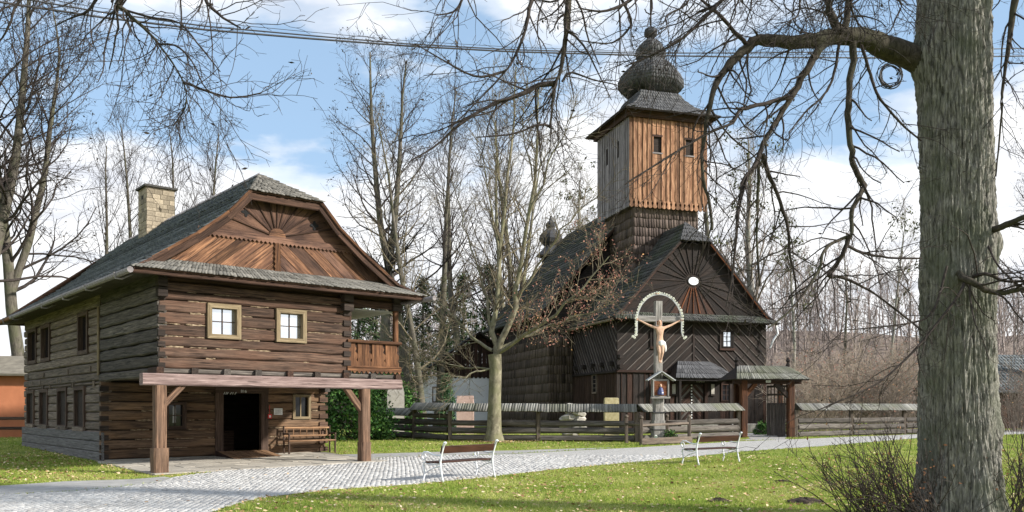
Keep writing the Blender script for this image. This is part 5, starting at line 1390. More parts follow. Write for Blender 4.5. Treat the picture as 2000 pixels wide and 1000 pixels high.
# lychgate
ga, gb_ = G2(10.66, 39.5), G2(12.95, 39.9)
gate = empty('lychgate', ga, math.atan2(gb_.y - ga.y, gb_.x - ga.x)); tag(gate, 'small roofed timber lychgate with one open door leaf', 'gate')
gw = (gb_ - ga).length
for a in (0, gw):
    beam('post', gate, (a, 0, -.2), (a, 0, 2.65), .3, .3, (0, -1, 0), M['gate'], .03, 4, .03); beam('post', gate, (a + (.05 if a == 0 else -.05), .9, -.2), (a + (.05 if a == 0 else -.05), .9, 2.6), .2, .2, (0, -1, 0), M['gate'], .03, 3)
beam('lintel', gate, (-.5, 0, 2.6), (gw + .5, 0, 2.6), .24, .26, (0, -1, 0), M['church_red']); beam('lintel', gate, (-.5, .9, 2.6), (gw + .5, .9, 2.6), .2, .2, (0, -1, 0), M['church_red'])
beam('brace', gate, (.1, 0, 1.95), (.6, 0, 2.5), .2, .16, (0, -1, 0), M['gate']); beam('brace', gate, (gw - .1, 0, 1.9), (gw - .75, 0, 2.5), .22, .16, (0, -1, 0), M['church'])
for z0 in (2.62,):
    mb = MB(); mb.slab([(-.62, -.6, 2.68), (gw + .62, -.6, 2.68), (gw + .12, .45, 3.3), (-.12, .45, 3.3)], .06); mb.slab([(gw + .62, 1.5, 2.68), (-.62, 1.5, 2.68), (-.12, .45, 3.3), (gw + .12, .45, 3.3)], .06); mb.slab([(-.62, 1.5, 2.68), (-.62, -.6, 2.68), (-.12, .45, 3.3)], .06); mb.slab([(gw + .62, -.6, 2.68), (gw + .62, 1.5, 2.68), (gw + .12, .45, 3.3)], .06)
    gr_ = mb.build('gate_roof', M['church'], gate)
A_, B_, C_, D_ = Vector((-.64, -.64, 2.68)), Vector((gw + .64, -.64, 2.68)), Vector((gw + .12, .45, 3.34)), Vector((-.12, .45, 3.34))
nn = (B_ - A_).cross(D_ - A_).normalized()
for t0, t1 in ((0, .42), (.42, 1.0)): shingle_course('shingle_course', gr_, A_.lerp(D_, t0), B_.lerp(C_, t0), A_.lerp(D_, t1), B_.lerp(C_, t1), nn, .1, M['fence_roof'], .04, 1.1 if t0 == 0 else 1.0, .015)
for a in (-.12, gw + .12): MB().lathe([(.09, 3.25), (.1, 3.4), (.05, 3.5), (.11, 3.58), (.03, 3.75)], 8, (a, .45, 0)).build('finial', M['church'], gate)
lf = empty('door_leaf', (gw - .18, .1, 0), R(118), gate)
for k in range(5): beam('leaf_board', lf, (.1 + k * .21, 0, .05), (.1 + k * .21, 0, 1.55), .2, .04, (0, -1, 0), M['gate_grey'], .01)
for k in range(6): beam('leaf_bar', lf, (.06 + k * .185, 0, 1.55), (.06 + k * .185, 0, 2.4), .05, .03, (0, -1, 0), M['gate_grey'])
for z in (.2, 1.55, 2.0, 2.38): beam('leaf_rail', lf, (0, -.03, z), (1.05, -.03, z), .1, .04, (0, -1, 0), M['gate_grey'])
for k in range(5): beam('side_board', gate, (.16, .15 + k * .17, 0), (.16, .15 + k * .17, 2.4), .16, .04, (-1, 0, 0), M['gate'])
beam('number_plate', gate, (gw * .5 - .12, -.135, 2.6), (gw * .5 + .12, -.135, 2.6), .12, .012, (0, -1, 0), M['paper'])
for k in range(3): beam('plate_stroke', gate, (gw * .5 - .07 + k * .07, -.143, 2.57), (gw * .5 - .055 + k * .07, -.143, 2.63), .018, .004, (0, -1, 0), M['end'])

# ------------------------------------------------------------------ crucifix with railing
cr = empty('crucifix', G2(6.03, 35.4)); cr.rotation_euler = (0, 0, R(8)); cr.scale = (.96, .96, .955); tag(cr, 'tall grey wayside crucifix with painted figure, flower arch and small shrine', 'crucifix')
beam('post', cr, (0, 0, -.1), (0, 0, .95), .56, .4, (0, -1, 0), M['cross'], .03, 3, .05); beam('post', cr, (0, 0, .95), (0, 0, 1.32), .48, .36, (0, -1, 0), M['cross'], .06, 3, .06); beam('post', cr, (0, 0, 1.32), (0, 0, 2.0), .44, .34, (0, -1, 0), M['cross'], .05, 3, .06)
beam('post', cr, (0, 0, 2.0), (0, 0, 6.1), .32, .24, (0, -1, 0), M['cross'], .02, 6, .03)
for z in (.55, 1.3): MB().box(-.29, .29, -.22, .22, z - .02, z + .02).build('iron_band', M['cable'], cr)
beam('crossbeam', cr, (-1.0, -.02, 5.32), (1.0, -.02, 5.32), .26, .2, (0, -1, 0), M['cross'], .02, 4, .03)
sh = empty('shrine', (0, -.24, 0), 0, cr)
MB().box(-.36, .36, -.1, .06, 1.95, 2.72).build('box', M['cross'], sh)
MB().slab([(-.62, .1, 2.68), (-.62, -.3, 2.68), (0, -.3, 3.08), (0, .1, 3.08)], .04).slab([(.62, -.3, 2.68), (.62, .1, 2.68), (0, .1, 3.08), (0, -.3, 3.08)], .04).build('shrine_roof', M['metal'], sh)
MB().box(-.28, .28, -.12, -.1, 2.02, 2.64).build('picture', wood('picture_ground', (.1, .03, .015), (.24, .1, .04), bump=0), sh)
beam('sill', sh, (-.42, -.08, 1.93), (.42, -.08, 1.93), .1, .14, (0, -1, 0), M['cross'])
for s in (-.33, .33): beam('frame', sh, (s, -.14, 1.98), (s, -.14, 2.68), .07, .05, (0, -1, 0), M['cross'])
MB().lathe([(.14, 2.06), (.13, 2.2), (.08, 2.34), (.03, 2.38)], 8, (.0, -.12, 0)).build('painted_robe', plain('blue_paint', (.06, .08, .2)), sh); MB().lathe([(.02, 2.36), (.055, 2.42), (.05, 2.48), (.02, 2.52)], 8, (0, -.12, 0)).build('painted_head', M['skin'], sh)
MB().lathe([(.02, 2.1), (.1, 2.12), (.07, 2.2), (.02, 2.22)], 8, (.02, -.16, 0)).build('painted_lap', M['cloth'], sh)


def skin_body(name, verts, edges, mat, parent, root=0, sub=2):
    me = bpy.data.meshes.new(name); me.from_pydata([v[0] for v in verts], edges, []); o = link_mesh(name, me, mat, parent)
    o.modifiers.new('skin', 'SKIN'); sv = me.skin_vertices[0].data
    for i, v in enumerate(verts): sv[i].radius = (v[1], v[2] if len(v) > 2 else v[1]); sv[i].use_root = i == root
    s = o.modifiers.new('sub', 'SUBSURF'); s.levels = s.render_levels = sub
    for p in me.polygons: p.use_smooth = True
    return o


fz = 3.42                                        # feet height on the cross; figure hangs in front of the post
fb = empty('figure', (0, -.25, fz), 0, cr)
V_ = [((0, 0, .92), .15, .11), ((0, 0, 1.12), .125, .1), ((0, -.02, 1.34), .165, .115), ((0, 0, 1.5), .12, .09), ((.0, -.02, 1.58), .055), ((-.03, -.06, 1.66), .075, .085), ((-.045, -.08, 1.78), .08, .09), ((-.05, -.07, 1.84), .05, .055),
      ((.16, 0, 1.5), .07), ((.48, .04, 1.62), .05), ((.82, .08, 1.8), .033), ((.93, .08, 1.84), .04, .025), ((-.16, 0, 1.5), .07), ((-.48, .04, 1.62), .05), ((-.82, .08, 1.8), .033), ((-.93, .08, 1.84), .04, .025),
      ((.09, -.03, .82), .1), ((.075, -.13, .46), .068), ((.04, .0, .1), .045), ((.035, -.1, .0), .04, .03), ((-.09, -.03, .82), .1), ((-.06, -.12, .46), .068), ((-.03, .0, .1), .045), ((-.03, -.1, .0), .04, .03)]
E_ = [(0, 1), (1, 2), (2, 3), (3, 4), (4, 5), (5, 6), (6, 7), (3, 8), (8, 9), (9, 10), (10, 11), (3, 12), (12, 13), (13, 14), (14, 15), (0, 16), (16, 17), (17, 18), (18, 19), (0, 20), (20, 21), (21, 22), (22, 23)]
skin_body('body', V_, E_, M['skin'], fb)
skin_body('loincloth', [((-.02, -.03, .98), .19, .15), ((0, -.03, .82), .2, .165), ((.08, -.08, .7), .12, .1), ((.2, -.02, .84), .07), ((.24, -.02, .62), .06), ((.25, .0, .48), .03)], [(0, 1), (1, 2), (1, 3), (3, 4), (4, 5)], M['cloth'], fb)
skin_body('hair', [((-.04, -.02, 1.84), .085), ((-.1, -.03, 1.76), .045), ((-.11, -.04, 1.62), .035), ((.03, -.03, 1.76), .045), ((.05, -.02, 1.6), .03)], [(0, 1), (1, 2), (0, 3), (3, 4)], M['hair'], fb)
for e in (-.075, -.02): MB().lathe([(.005, -.008), (.01, 0), (.005, .008)], 6, (e, -.155, 1.745)).build('eye', M['hair'], fb)
MB().tube([(-.048, -.15, 1.75), (-.048, -.178, 1.7), (-.048, -.15, 1.695)], .012, 5).build('nose', M['skin'], fb); MB().tube([(-.07, -.15, 1.665), (-.048, -.155, 1.66), (-.025, -.15, 1.665)], .007, 5).build('mouth', M['hair'], fb)
for s in (-1, 1):
    for k in range(4): MB().tube([(s * .95, .05 - .01 * k, 1.84 + (.028 - .018 * k)), (s * 1.0, .03, 1.85 + (.03 - .02 * k)), (s * 1.03, -.01, 1.845 + (.026 - .018 * k))], .008, 5).build('finger', M['skin'], fb)
    MB().tube([(s * .92, .05, 1.87), (s * .95, .03, 1.905), (s * .985, .01, 1.91)], .009, 5).build('thumb', M['skin'], fb)
ar = empty('flower_arch', (0, -.16, 0), 0, cr); arc = []
for k in range(41):
    t = R(-28 + 236 * k / 40); arc.append((.98 * math.cos(t) * 1.0, 4.98 + .48 + .98 * 1.02 * math.sin(t) - .45 * (1 if math.sin(t) < 0 else .25)))
arc = [(.99 * math.cos(R(180 - 180 * k / 30)), 5.2 + 1.18 * math.sin(R(180 - 180 * k / 30))) for k in range(31)]; arc = [(-1.04, 4.62), (-.99, 4.75), (-.99, 5.0)] + arc + [(.99, 5.0), (.99, 4.75), (1.04, 4.62)]
for (x0, z0), (x1, z1) in zip(arc[:-1], arc[1:]): pass
mb = MB()
for (x0, z0), (x1, z1) in zip(arc[:-1], arc[1:]):
    d = Vector((x1 - x0, 0, z1 - z0)).normalized(); n_ = Vector((d.z, 0, -d.x)) * .03; mb.slab([Vector((x0, -.02, z0)) + n_, Vector((x1, -.02, z1)) + n_, Vector((x1, -.02, z1)) - n_, Vector((x0, -.02, z0)) - n_][::-1], .02)
mb.build('band', M['metal'], ar)
fl = MB()
for k in range(6): fl.lathe([(.01, -.02), (.042, 0), (.02, .022)], 5, (.045 * math.cos(R(60 * k)), -.03, .045 * math.sin(R(60 * k))))
fm = fl.build('flower', M['flower'], ar); fm.location = (arc[0][0], 0, arc[0][1])
dens = []
for (x0, z0), (x1, z1) in zip(arc[:-1], arc[1:]):
    nk = max(1, round(math.hypot(x1 - x0, z1 - z0) / .1))
    dens += [(x0 + (x1 - x0) * i / nk, z0 + (z1 - z0) * i / nk) for i in range(nk)]
dens += [(-1.12, 4.55), (-1.05, 4.5), (1.12, 4.55), (1.05, 4.5), (1.0, 4.6)]
for k, (x, z) in enumerate(dens[1:]):
    o = fm.copy(); COL.objects.link(o); rr = math.hypot(x, z - 5.2) if z > 5.2 else 1; o.location = (x + x * .05, rng.uniform(-.02, 0), z + (.05 * (z - 5.2) if z > 5.2 else 0)); o.rotation_euler = (0, rng.uniform(0, 6), 0); s = rng.uniform(.55, .9); o.scale = (s, s, s)
rl = empty('railing', G2(4.7, 34.4)); tag(rl, 'low weathered wooden railing around the foot of the crucifix', 'railing')
RP = [Vector((4.65, 34.9, 0)), Vector((5.0, 33.2, 0)), Vector((7.15, 34.6, 0)), Vector((6.5, 36.0, 0))]
RP = [Vector((p.x, p.y, gz(p.y))) - rl.location for p in RP]
for p in RP:
    beam('post', rl, p + Vector((0, 0, -.1)), p + Vector((0, 0, 1.02)), .13, .13, (0, -1, 0), M['fence_post'], .04, 3); MB().lathe([(.03, 1.0), (.09, 1.06), (.08, 1.13), (.02, 1.16)], 8, tuple(p)).build('post_knob', M['fence_post'], rl)
for i, j in ((0, 1), (1, 2), (2, 3)):
    a, b = RP[i], RP[j]; beam('rail', rl, a + Vector((0, 0, .78)), b + Vector((0, 0, .82)), .1, .08, (0, -1, 0), M['fence_post'], .03, 3)
beam('kickboard', rl, RP[1] + Vector((0, -.06, .16)), RP[2] + Vector((.1, -.06, .16)), .26, .05, (0, -1, 0), M['log_side'], .04, 4)
bush('flower_clump', G2(6.5, 35.3), .45, .35, 420, M['yew'], .1, 12, 'small green plants at the foot of the crucifix', 'plant', lambda t: (1 - t ** 2) ** .5)
lt = empty('grave_lantern', G2(5.85, 34.9)); tag(lt, 'tiny turquoise grave lantern before the crucifix', 'lantern'); MB().lathe([(.07, 0), (.09, .05), (.09, .2), (.06, .24)], 8).build('glass', plain('turquoise_glass', (.05, .45, .42), .2), lt); MB().lathe([(.07, .24), (.075, .29), (.02, .33)], 8).build('lid', M['flower'], lt)

# ------------------------------------------------------------------ graveyard things, cottage, hut, barn
def block(name, loc, w, d, h, mat, label, cat, rz=0, top=.0):
    mb = MB(); j = lambda: rng.uniform(-.03, .03)
    v = [(-w / 2, -d / 2, -.1), (w / 2, -d / 2, -.1), (w / 2, d / 2, -.1), (-w / 2, d / 2, -.1), (-w / 2 + j(), -d / 2 + j(), h * .85), (w / 2 + j(), -d / 2, h * .85), (w / 2, d / 2, h * .85), (-w / 2, d / 2, h * .85), (-w / 2 * (1 - top), -d / 2 * .8, h), (w / 2 * (1 - top), -d / 2 * .8, h + j()), (w / 2 * (1 - top), d / 2 * .8, h), (-w / 2 * (1 - top), d / 2 * .8, h + j())]
    f = [(0, 1, 5, 4), (1, 2, 6, 5), (2, 3, 7, 6), (3, 0, 4, 7), (4, 5, 9, 8), (5, 6, 10, 9), (6, 7, 11, 10), (7, 4, 8, 11), (8, 9, 10, 11)]
    o = pyd(name, v, f, mat); o.location = loc; o.rotation_euler = (0, 0, rz); return tag(o, label, cat)


block('gravestone', G2(-2.45, 45), .9, .3, 2.0, M['pink_stone'], 'flat pinkish gravestone before the white cottage wall', 'gravestone', 0, .05)
block('gravestone', G2(-5.9, 43.5), .85, .5, 2.5, M['stone'], 'pale leaning stone stump right of the porch post', 'gravestone', .2, .2)
block('gravestone', G2(4.75, 41), .68, .35, 1.85, M['yellow_stone'], 'yellowish squared gravestone before the church wall', 'gravestone', .1, .03)
rk = empty('rock_pile', G2(2.9, 41.0)); tag(rk, 'pale heap of field stones showing above the fence roof', 'rocks')
for k in range(18):
    z = .15 + .24 * (k // 3); mb = MB().lathe([(.05, -.18), (.28, -.1), (.32, .05), (.2, .16), (.05, .2)], 7); o = mb.build('stone', M['stone'], rk); o.location = (rng.uniform(-.42, .42) * (1.25 - z * .5), rng.uniform(-.25, .25), z); o.rotation_euler = (rng.uniform(-.4, .4), rng.uniform(-.4, .4), rng.uniform(0, 6)); o.scale = (1.35, 1.1, 1.0)
# white cottage
cot = empty('white_cottage', (-6.45, 66.0, .32), R(10)); cot.scale = (1.22, 1.22, 1.22); tag(cot, 'low white plastered cottage with dark roof left of the church', 'cottage')
MB().box(0, 6.2, 0, 5, -.2, 3.15).build('wall', M['plaster'], cot)
cp = Plane((0, 0, 0), (1, 0, 0), (0, 0, 1)); window(cot, cp, .25, .75, 1.5, 2.5, .07, M['frame_dark'], M['glass_dark'], (0, 0), .03, .02)
mb = MB(); mb.slab([(-.7, 5.6, 3.15), (-.7, -.6, 3.15), (3.2, -.6, 6.0), (3.2, 5.6, 6.0)], .1); mb.slab([(7.1, -.6, 3.15), (7.1, 5.6, 3.15), (3.2, 5.6, 6.0), (3.2, -.6, 6.0)], .1); rc = mb.build('roof', M['church'], cot)
shingle_face(rc, (-.75, 5.6, 3.15), (-.75, -.65, 3.15), (3.2, -.65, 6.04), (3.2, 5.6, 6.04), .34, .2, M['roof'], .05)
x = .55
while x < 5.8:
    top = 3.2 + min((x + .15 + .5) * .73, (6.9 - x) * .73) - .15; cp.piece('gable_board', cot, [(x, 3.12), (x + .125, 3.02), (x + .25, 3.12), (x + .25, top), (x, top)], .01, .04 + rng.uniform(0, .01), M['church_red'], math.pi / 2); x += .262
# orange hut at the left edge
hut = empty('orange_hut', (-22.0, 40.0, .25), R(12)); tag(hut, 'orange plastered hut with felt roof at the left edge', 'hut')
MB().box(-4.5, -.3, 0, 4, -.3, 3.1).build('wall', M['orange'], hut)
MB().slab([(-5, -.5, 3.0), (.1, -.5, 3.0), (-.9, 2, 3.95), (-4.2, 2, 3.95)], .1).slab([(.1, 4.5, 3.0), (-5, 4.5, 3.0), (-4.2, 2, 3.95), (-.9, 2, 3.95)], .1).slab([(.1, -.5, 3.0), (.1, 4.5, 3.0), (-.9, 2, 3.95)], .1).build('roof', M['hutroof'], hut)
for z in (.5, .95): beam('rail', hut, (-4.5, -.7, z), (.2, -.7, z), .14, .06, (0, -1, 0), M['frame_dark'])
for a in (-4, -2.2, -.2): beam('rail_post', hut, (a, -.62, -.2), (a, -.62, 1.0), .1, .1, (0, -1, 0), M['frame_dark'])
# barn behind the big trunk
barn = empty('barn', (31.0, 58.0, .32), R(6)); tag(barn, 'dark timber barn with shingle roof at the right edge', 'barn')
MB().box(.3, 12, .3, 7, -.2, 2.6).build('wall', M['church'], barn)
bp_ = Plane((0, .3, 0), (1, 0, 0), (0, 0, 1))
for k in range(40): bp_.rect('board', barn, .3 + k * .29, .58 + k * .29, 0, 2.6, 0, rng.uniform(.01, .03), M['brown'], math.pi / 2)
br_ = MB().slab([(0, -.3, 2.4), (12.4, -.3, 2.4), (12.4, 3.6, 5.2), (0, 3.6, 5.2)], .1).slab([(12.4, 7.4, 2.4), (0, 7.4, 2.4), (0, 3.6, 5.2), (12.4, 3.6, 5.2)], .1).build('roof', M['church'], barn)
shingle_face(br_, (0, -.35, 2.4), (12.4, -.35, 2.4), (12.4, 3.6, 5.25), (0, 3.6, 5.25), .4, .25, M['roof'], .06)

# ------------------------------------------------------------------ park benches
def park_bench():
    b = empty('park_bench')
    L = 1.9
    for x in (.05, L - .05):
        fr = empty('iron_frame', (x, 0, 0), 0, b)
        S = lambda pts, r, nm: MB().tube([(0, y, z) for y, z in pts], r, 7).build(nm, M['white'], fr, True)
        S([(-.1, 0), (-.075, .1), (-.03, .3), (-.02, .45), (-.05, .6), (-.1, .75), (-.13, .84), (-.16, .86)], [.03, .022, .022, .026, .024, .024, .028, .03], 'rear_leg')
        S([(.5, 0), (.49, .06), (.45, .16), (.47, .28), (.5, .36), (.47, .42), (.4, .43)], [.03, .022, .02, .02, .022, .022, .02], 'front_leg')
        S([(-.02, .42), (.1, .385), (.25, .385), (.4, .41)], .02, 'seat_bar'); S([(-.02, .36), (.1, .33), (.28, .27), (.44, .18)], .014, 'bracket')
        S([(-.06, .6), (.05, .585), (.2, .6), (.35, .655), (.47, .655), (.53, .6), (.52, .53), (.47, .47)], .02, 'armrest'); S([(.47 + .055 * math.cos(R(k * 40)), .55 + .065 * math.sin(R(k * 40))) for k in range(10)], .013, 'scroll')
        MB().lathe([(.02, -.03), (.045, 0), (.02, .03)], 8, (0, -.16, .87)).build('knob', M['white'], fr)
    beam('back_board', b, (.02, -.075, .72), (L - .02, -.075, .72), .17, .035, (0, -1, -.25), M['bench_board'], .0, 1, .008)
    for y, w in ((.06, .12), (.2, .12), (.34, .12)): beam('seat_board', b, (.02, y, .435), (L - .02, y, .435), w, .035, (0, 0, 1), M['bench_board'], 0, 1, .008)
    return b


def copy_tree(o, parent=None):
    c = o.copy(); COL.objects.link(c); c.parent = parent
    for q in o.children: copy_tree(q, c)
    return c


pb = park_bench()
pb.location = G2(-1.62, 18.8); pb.rotation_euler = (0, 0, R(52)); tag(pb, 'white iron park bench on the cobbles nearer the house, seen from behind', 'bench', 'white park benches along the path')
pb2 = copy_tree(pb); pb2.location = G2(5.06, 23.75); pb2.rotation_euler = (0, 0, R(38)); tag(pb2, 'white iron park bench on the lawn before the crucifix and lychgate', 'bench', 'white park benches along the path')

# ------------------------------------------------------------------ overhead cables
def cable(name, pts, r, label, clips=False):
    root = empty(name, (0, 0, 0)); tag(root, label, 'cable', 'overhead cables')
    P = [Vector(p) for p in pts]; MB().tube(P, r, 6).build('wire', M['cable'], root, True); return root


def sag(yl): return [at(px, py, D) for px, py, D in yl]


cable('overhead_cable', sag([(-300, -28, 13), (0, 4, 14.5), (200, 34, 15.6), (400, 58, 16.8), (600, 75, 18), (800, 90, 19.2), (1000, 101, 20.4), (1250, 108, 22), (1500, 112, 23.5), (1740, 113, 25), (2100, 108, 27)]), .02, 'lowest dark overhead cable crossing the whole sky')
cable('overhead_cable', sag([(-300, -48, 13), (0, -10, 14.5), (200, 24, 15.6), (400, 51, 16.8), (600, 69, 18), (800, 86, 19.2), (1000, 97, 20.4), (1250, 104, 22), (1500, 103, 23.5), (1740, 100, 25), (2100, 92, 27)]), .015, 'upper dark overhead cable just above the lowest one')
cable('overhead_cable', sag([(-300, -52, 13.2), (0, -16, 14.7), (200, 16, 15.8), (400, 43, 17), (600, 62, 18.2), (800, 80, 19.4), (1000, 92, 20.6), (1250, 101, 22.2), (1500, 106, 23.7), (1800, 108, 25.5), (2100, 100, 27.2)]), .006, 'thinnest topmost overhead wire')
for px, py, D in ((586, 68, 17.9), (723, 79, 18.7)): pass
ck = empty('cable_coil', (0, 0, 0)); tag(ck, 'coil of spare black cable hanging beside the big trunk', 'cable')
c0_ = at(1740, 145, 15)
for k in range(9):
    rr = .175 + .04 * rng.random(); cx, cz = rng.uniform(-.035, .035), rng.uniform(-.035, .035)
    MB().tube([c0_ + Vector((cx + rr * math.cos(R(t * 15)), rng.uniform(-.01, .01) + k * .01, cz + rr * 1.05 * math.sin(R(t * 15)))) for t in range(25)], .008, 5, False).build('loop', M['cable'], ck, True)
MB().tube([at(1712, 112, 15.0), at(1722, 122, 15.0)], .008, 5).build('tie', M['cable'], ck)

# ------------------------------------------------------------------ maple before the fence
def maple():
    r = random.Random(77); root = empty('maple_tree', G2(-.76, 35.8)); tag(root, 'pale barked maple with low forked trunk and reddish leaves before the fence', 'tree')
    D0 = 35.8; base = root.location
    A = lambda px, py, dy=0.0: at(px, py, D0 + dy) - base
    trunk = [([A(965, 862), A(965, 840), A(966, 780), A(968, 720), A(966, 692)], [.44, .31, .265, .255, .28])]
    st = [[(968, 700, 0), (962, 640, 0), (968, 560, .3), (985, 400, .8), (1000, 250, 1.2), (1008, 130, 1.5)], [(970, 695, 0), (1000, 620, -.3), (1018, 540, -.5), (1035, 400, -.8), (1048, 280, -1), (1052, 170, -1)],
          [(972, 690, 0), (1025, 655, -1), (1080, 615, -1.8), (1140, 560, -2.4), (1190, 500, -2.8)], [(970, 690, 0), (1015, 660, .5), (1075, 640, .6), (1150, 610, .2), (1200, 590, 0)], [(962, 685, 0), (920, 655, .5), (880, 610, 1), (840, 570, 1.4)],
          [(963, 650, 0), (945, 560, .6), (915, 460, 1.2), (890, 380, 1.6)], [(1010, 590, -.4), (1060, 500, -1.2), (1110, 430, -1.7), (1165, 380, -2)], [(975, 500, .5), (955, 380, .9), (940, 270, 1.2)], [(1033, 420, -.8), (1080, 300, -1.4), (1120, 220, -1.7)], [(966, 720, 0), (905, 720, .8), (850, 705, 1.2), (790, 700, 1.6)],
          [(960, 720, 0), (900, 735, -.6), (845, 730, -.8)], [(985, 400, .8), (970, 300, 1.0), (960, 190, 1.2)], [(1040, 350, -.9), (1020, 260, -.8), (1030, 150, -.6)]]
    rad = [.135, .145, .095, .075, .075, .065, .055, .05, .05, .04, .036, .036, .036]
    limbs = [([A(*q) for q in s], [rd * (1 - .82 * i / (len(s) - 1)) for i in range(len(s))]) for s, rd in zip(st, rad)]
    sm = []
    for p, q in limbs:                            # smooth and roughen the hand-laid limbs
        pts, rs = [], []
        for i in range(13):
            c, rr, _ = pt_on(p, q, i / 12); pts.append(c + Vector((r.gauss(0, .05), r.gauss(0, .05), r.gauss(0, .05))) * (0 if i in (0, 12) else 1)); rs.append(rr)
        sm.append((pts, rs))
    br, tw, fi, tips = [], [], [], []
    for li, (p, q) in enumerate(sm):
        L = sum((b - a).length for a, b in zip(p[:-1], p[1:])); low_ = li in (2, 3)
        for k in range(int(10 + L * 2.0)):
            c, rr, d = pt_on(p, q, min(.99, .18 + .82 * r.random())); l1 = r.uniform(.8, 2.2)
            bp, bq = grow(r, c, side_dir(r, d, R(r.uniform(25, 60))), l1, max(rr * .4, .016), 6, .12, .05, .4); br.append((bp, bq))
            for j in range(7):
                c2, r2, d2 = pt_on(bp, bq, .2 + .8 * (j + r.random()) / 7 * .98); tp, tq = grow(r, c2, side_dir(r, d2, R(r.uniform(25, 60))), l1 * r.uniform(.25, .5), .009, 4, .15, .04, .6); tw.append((tp, tq))
                if low_: tips += [tp[-1], tp[2]]
                for m in range(2):
                    c3, _, d3 = pt_on(tp, tq, r.uniform(.3, .95)); xp, xq = grow(r, c3, side_dir(r, d3, R(40)), l1 * .2, .007, 3, .15, .03, .7); fi.append((xp, xq))
                    if low_: tips.append(xp[-1])
    link_mesh('trunk', tube_mesh('trunk', [(arr(trunk), 16), (arr(sm), 9)]), M['bark_maple'], root)
    link_mesh('crown', tube_mesh('crown', [(arr(br), 5), (arr(tw), 3), (arr(fi), 3)]), M['twig_green'], root)
    T = np.array([tuple(t) for t in tips]); T = T[nr.random(len(T)) < .6]; C = (T[:, None] + nr.normal(0, .09, (len(T), 2, 3))).reshape(-1, 3)
    link_mesh('leaves', quads_mesh('leaves', C, .085 * nr.uniform(.5, 1.5, len(C))), M['red_leaf'], root)


maple()


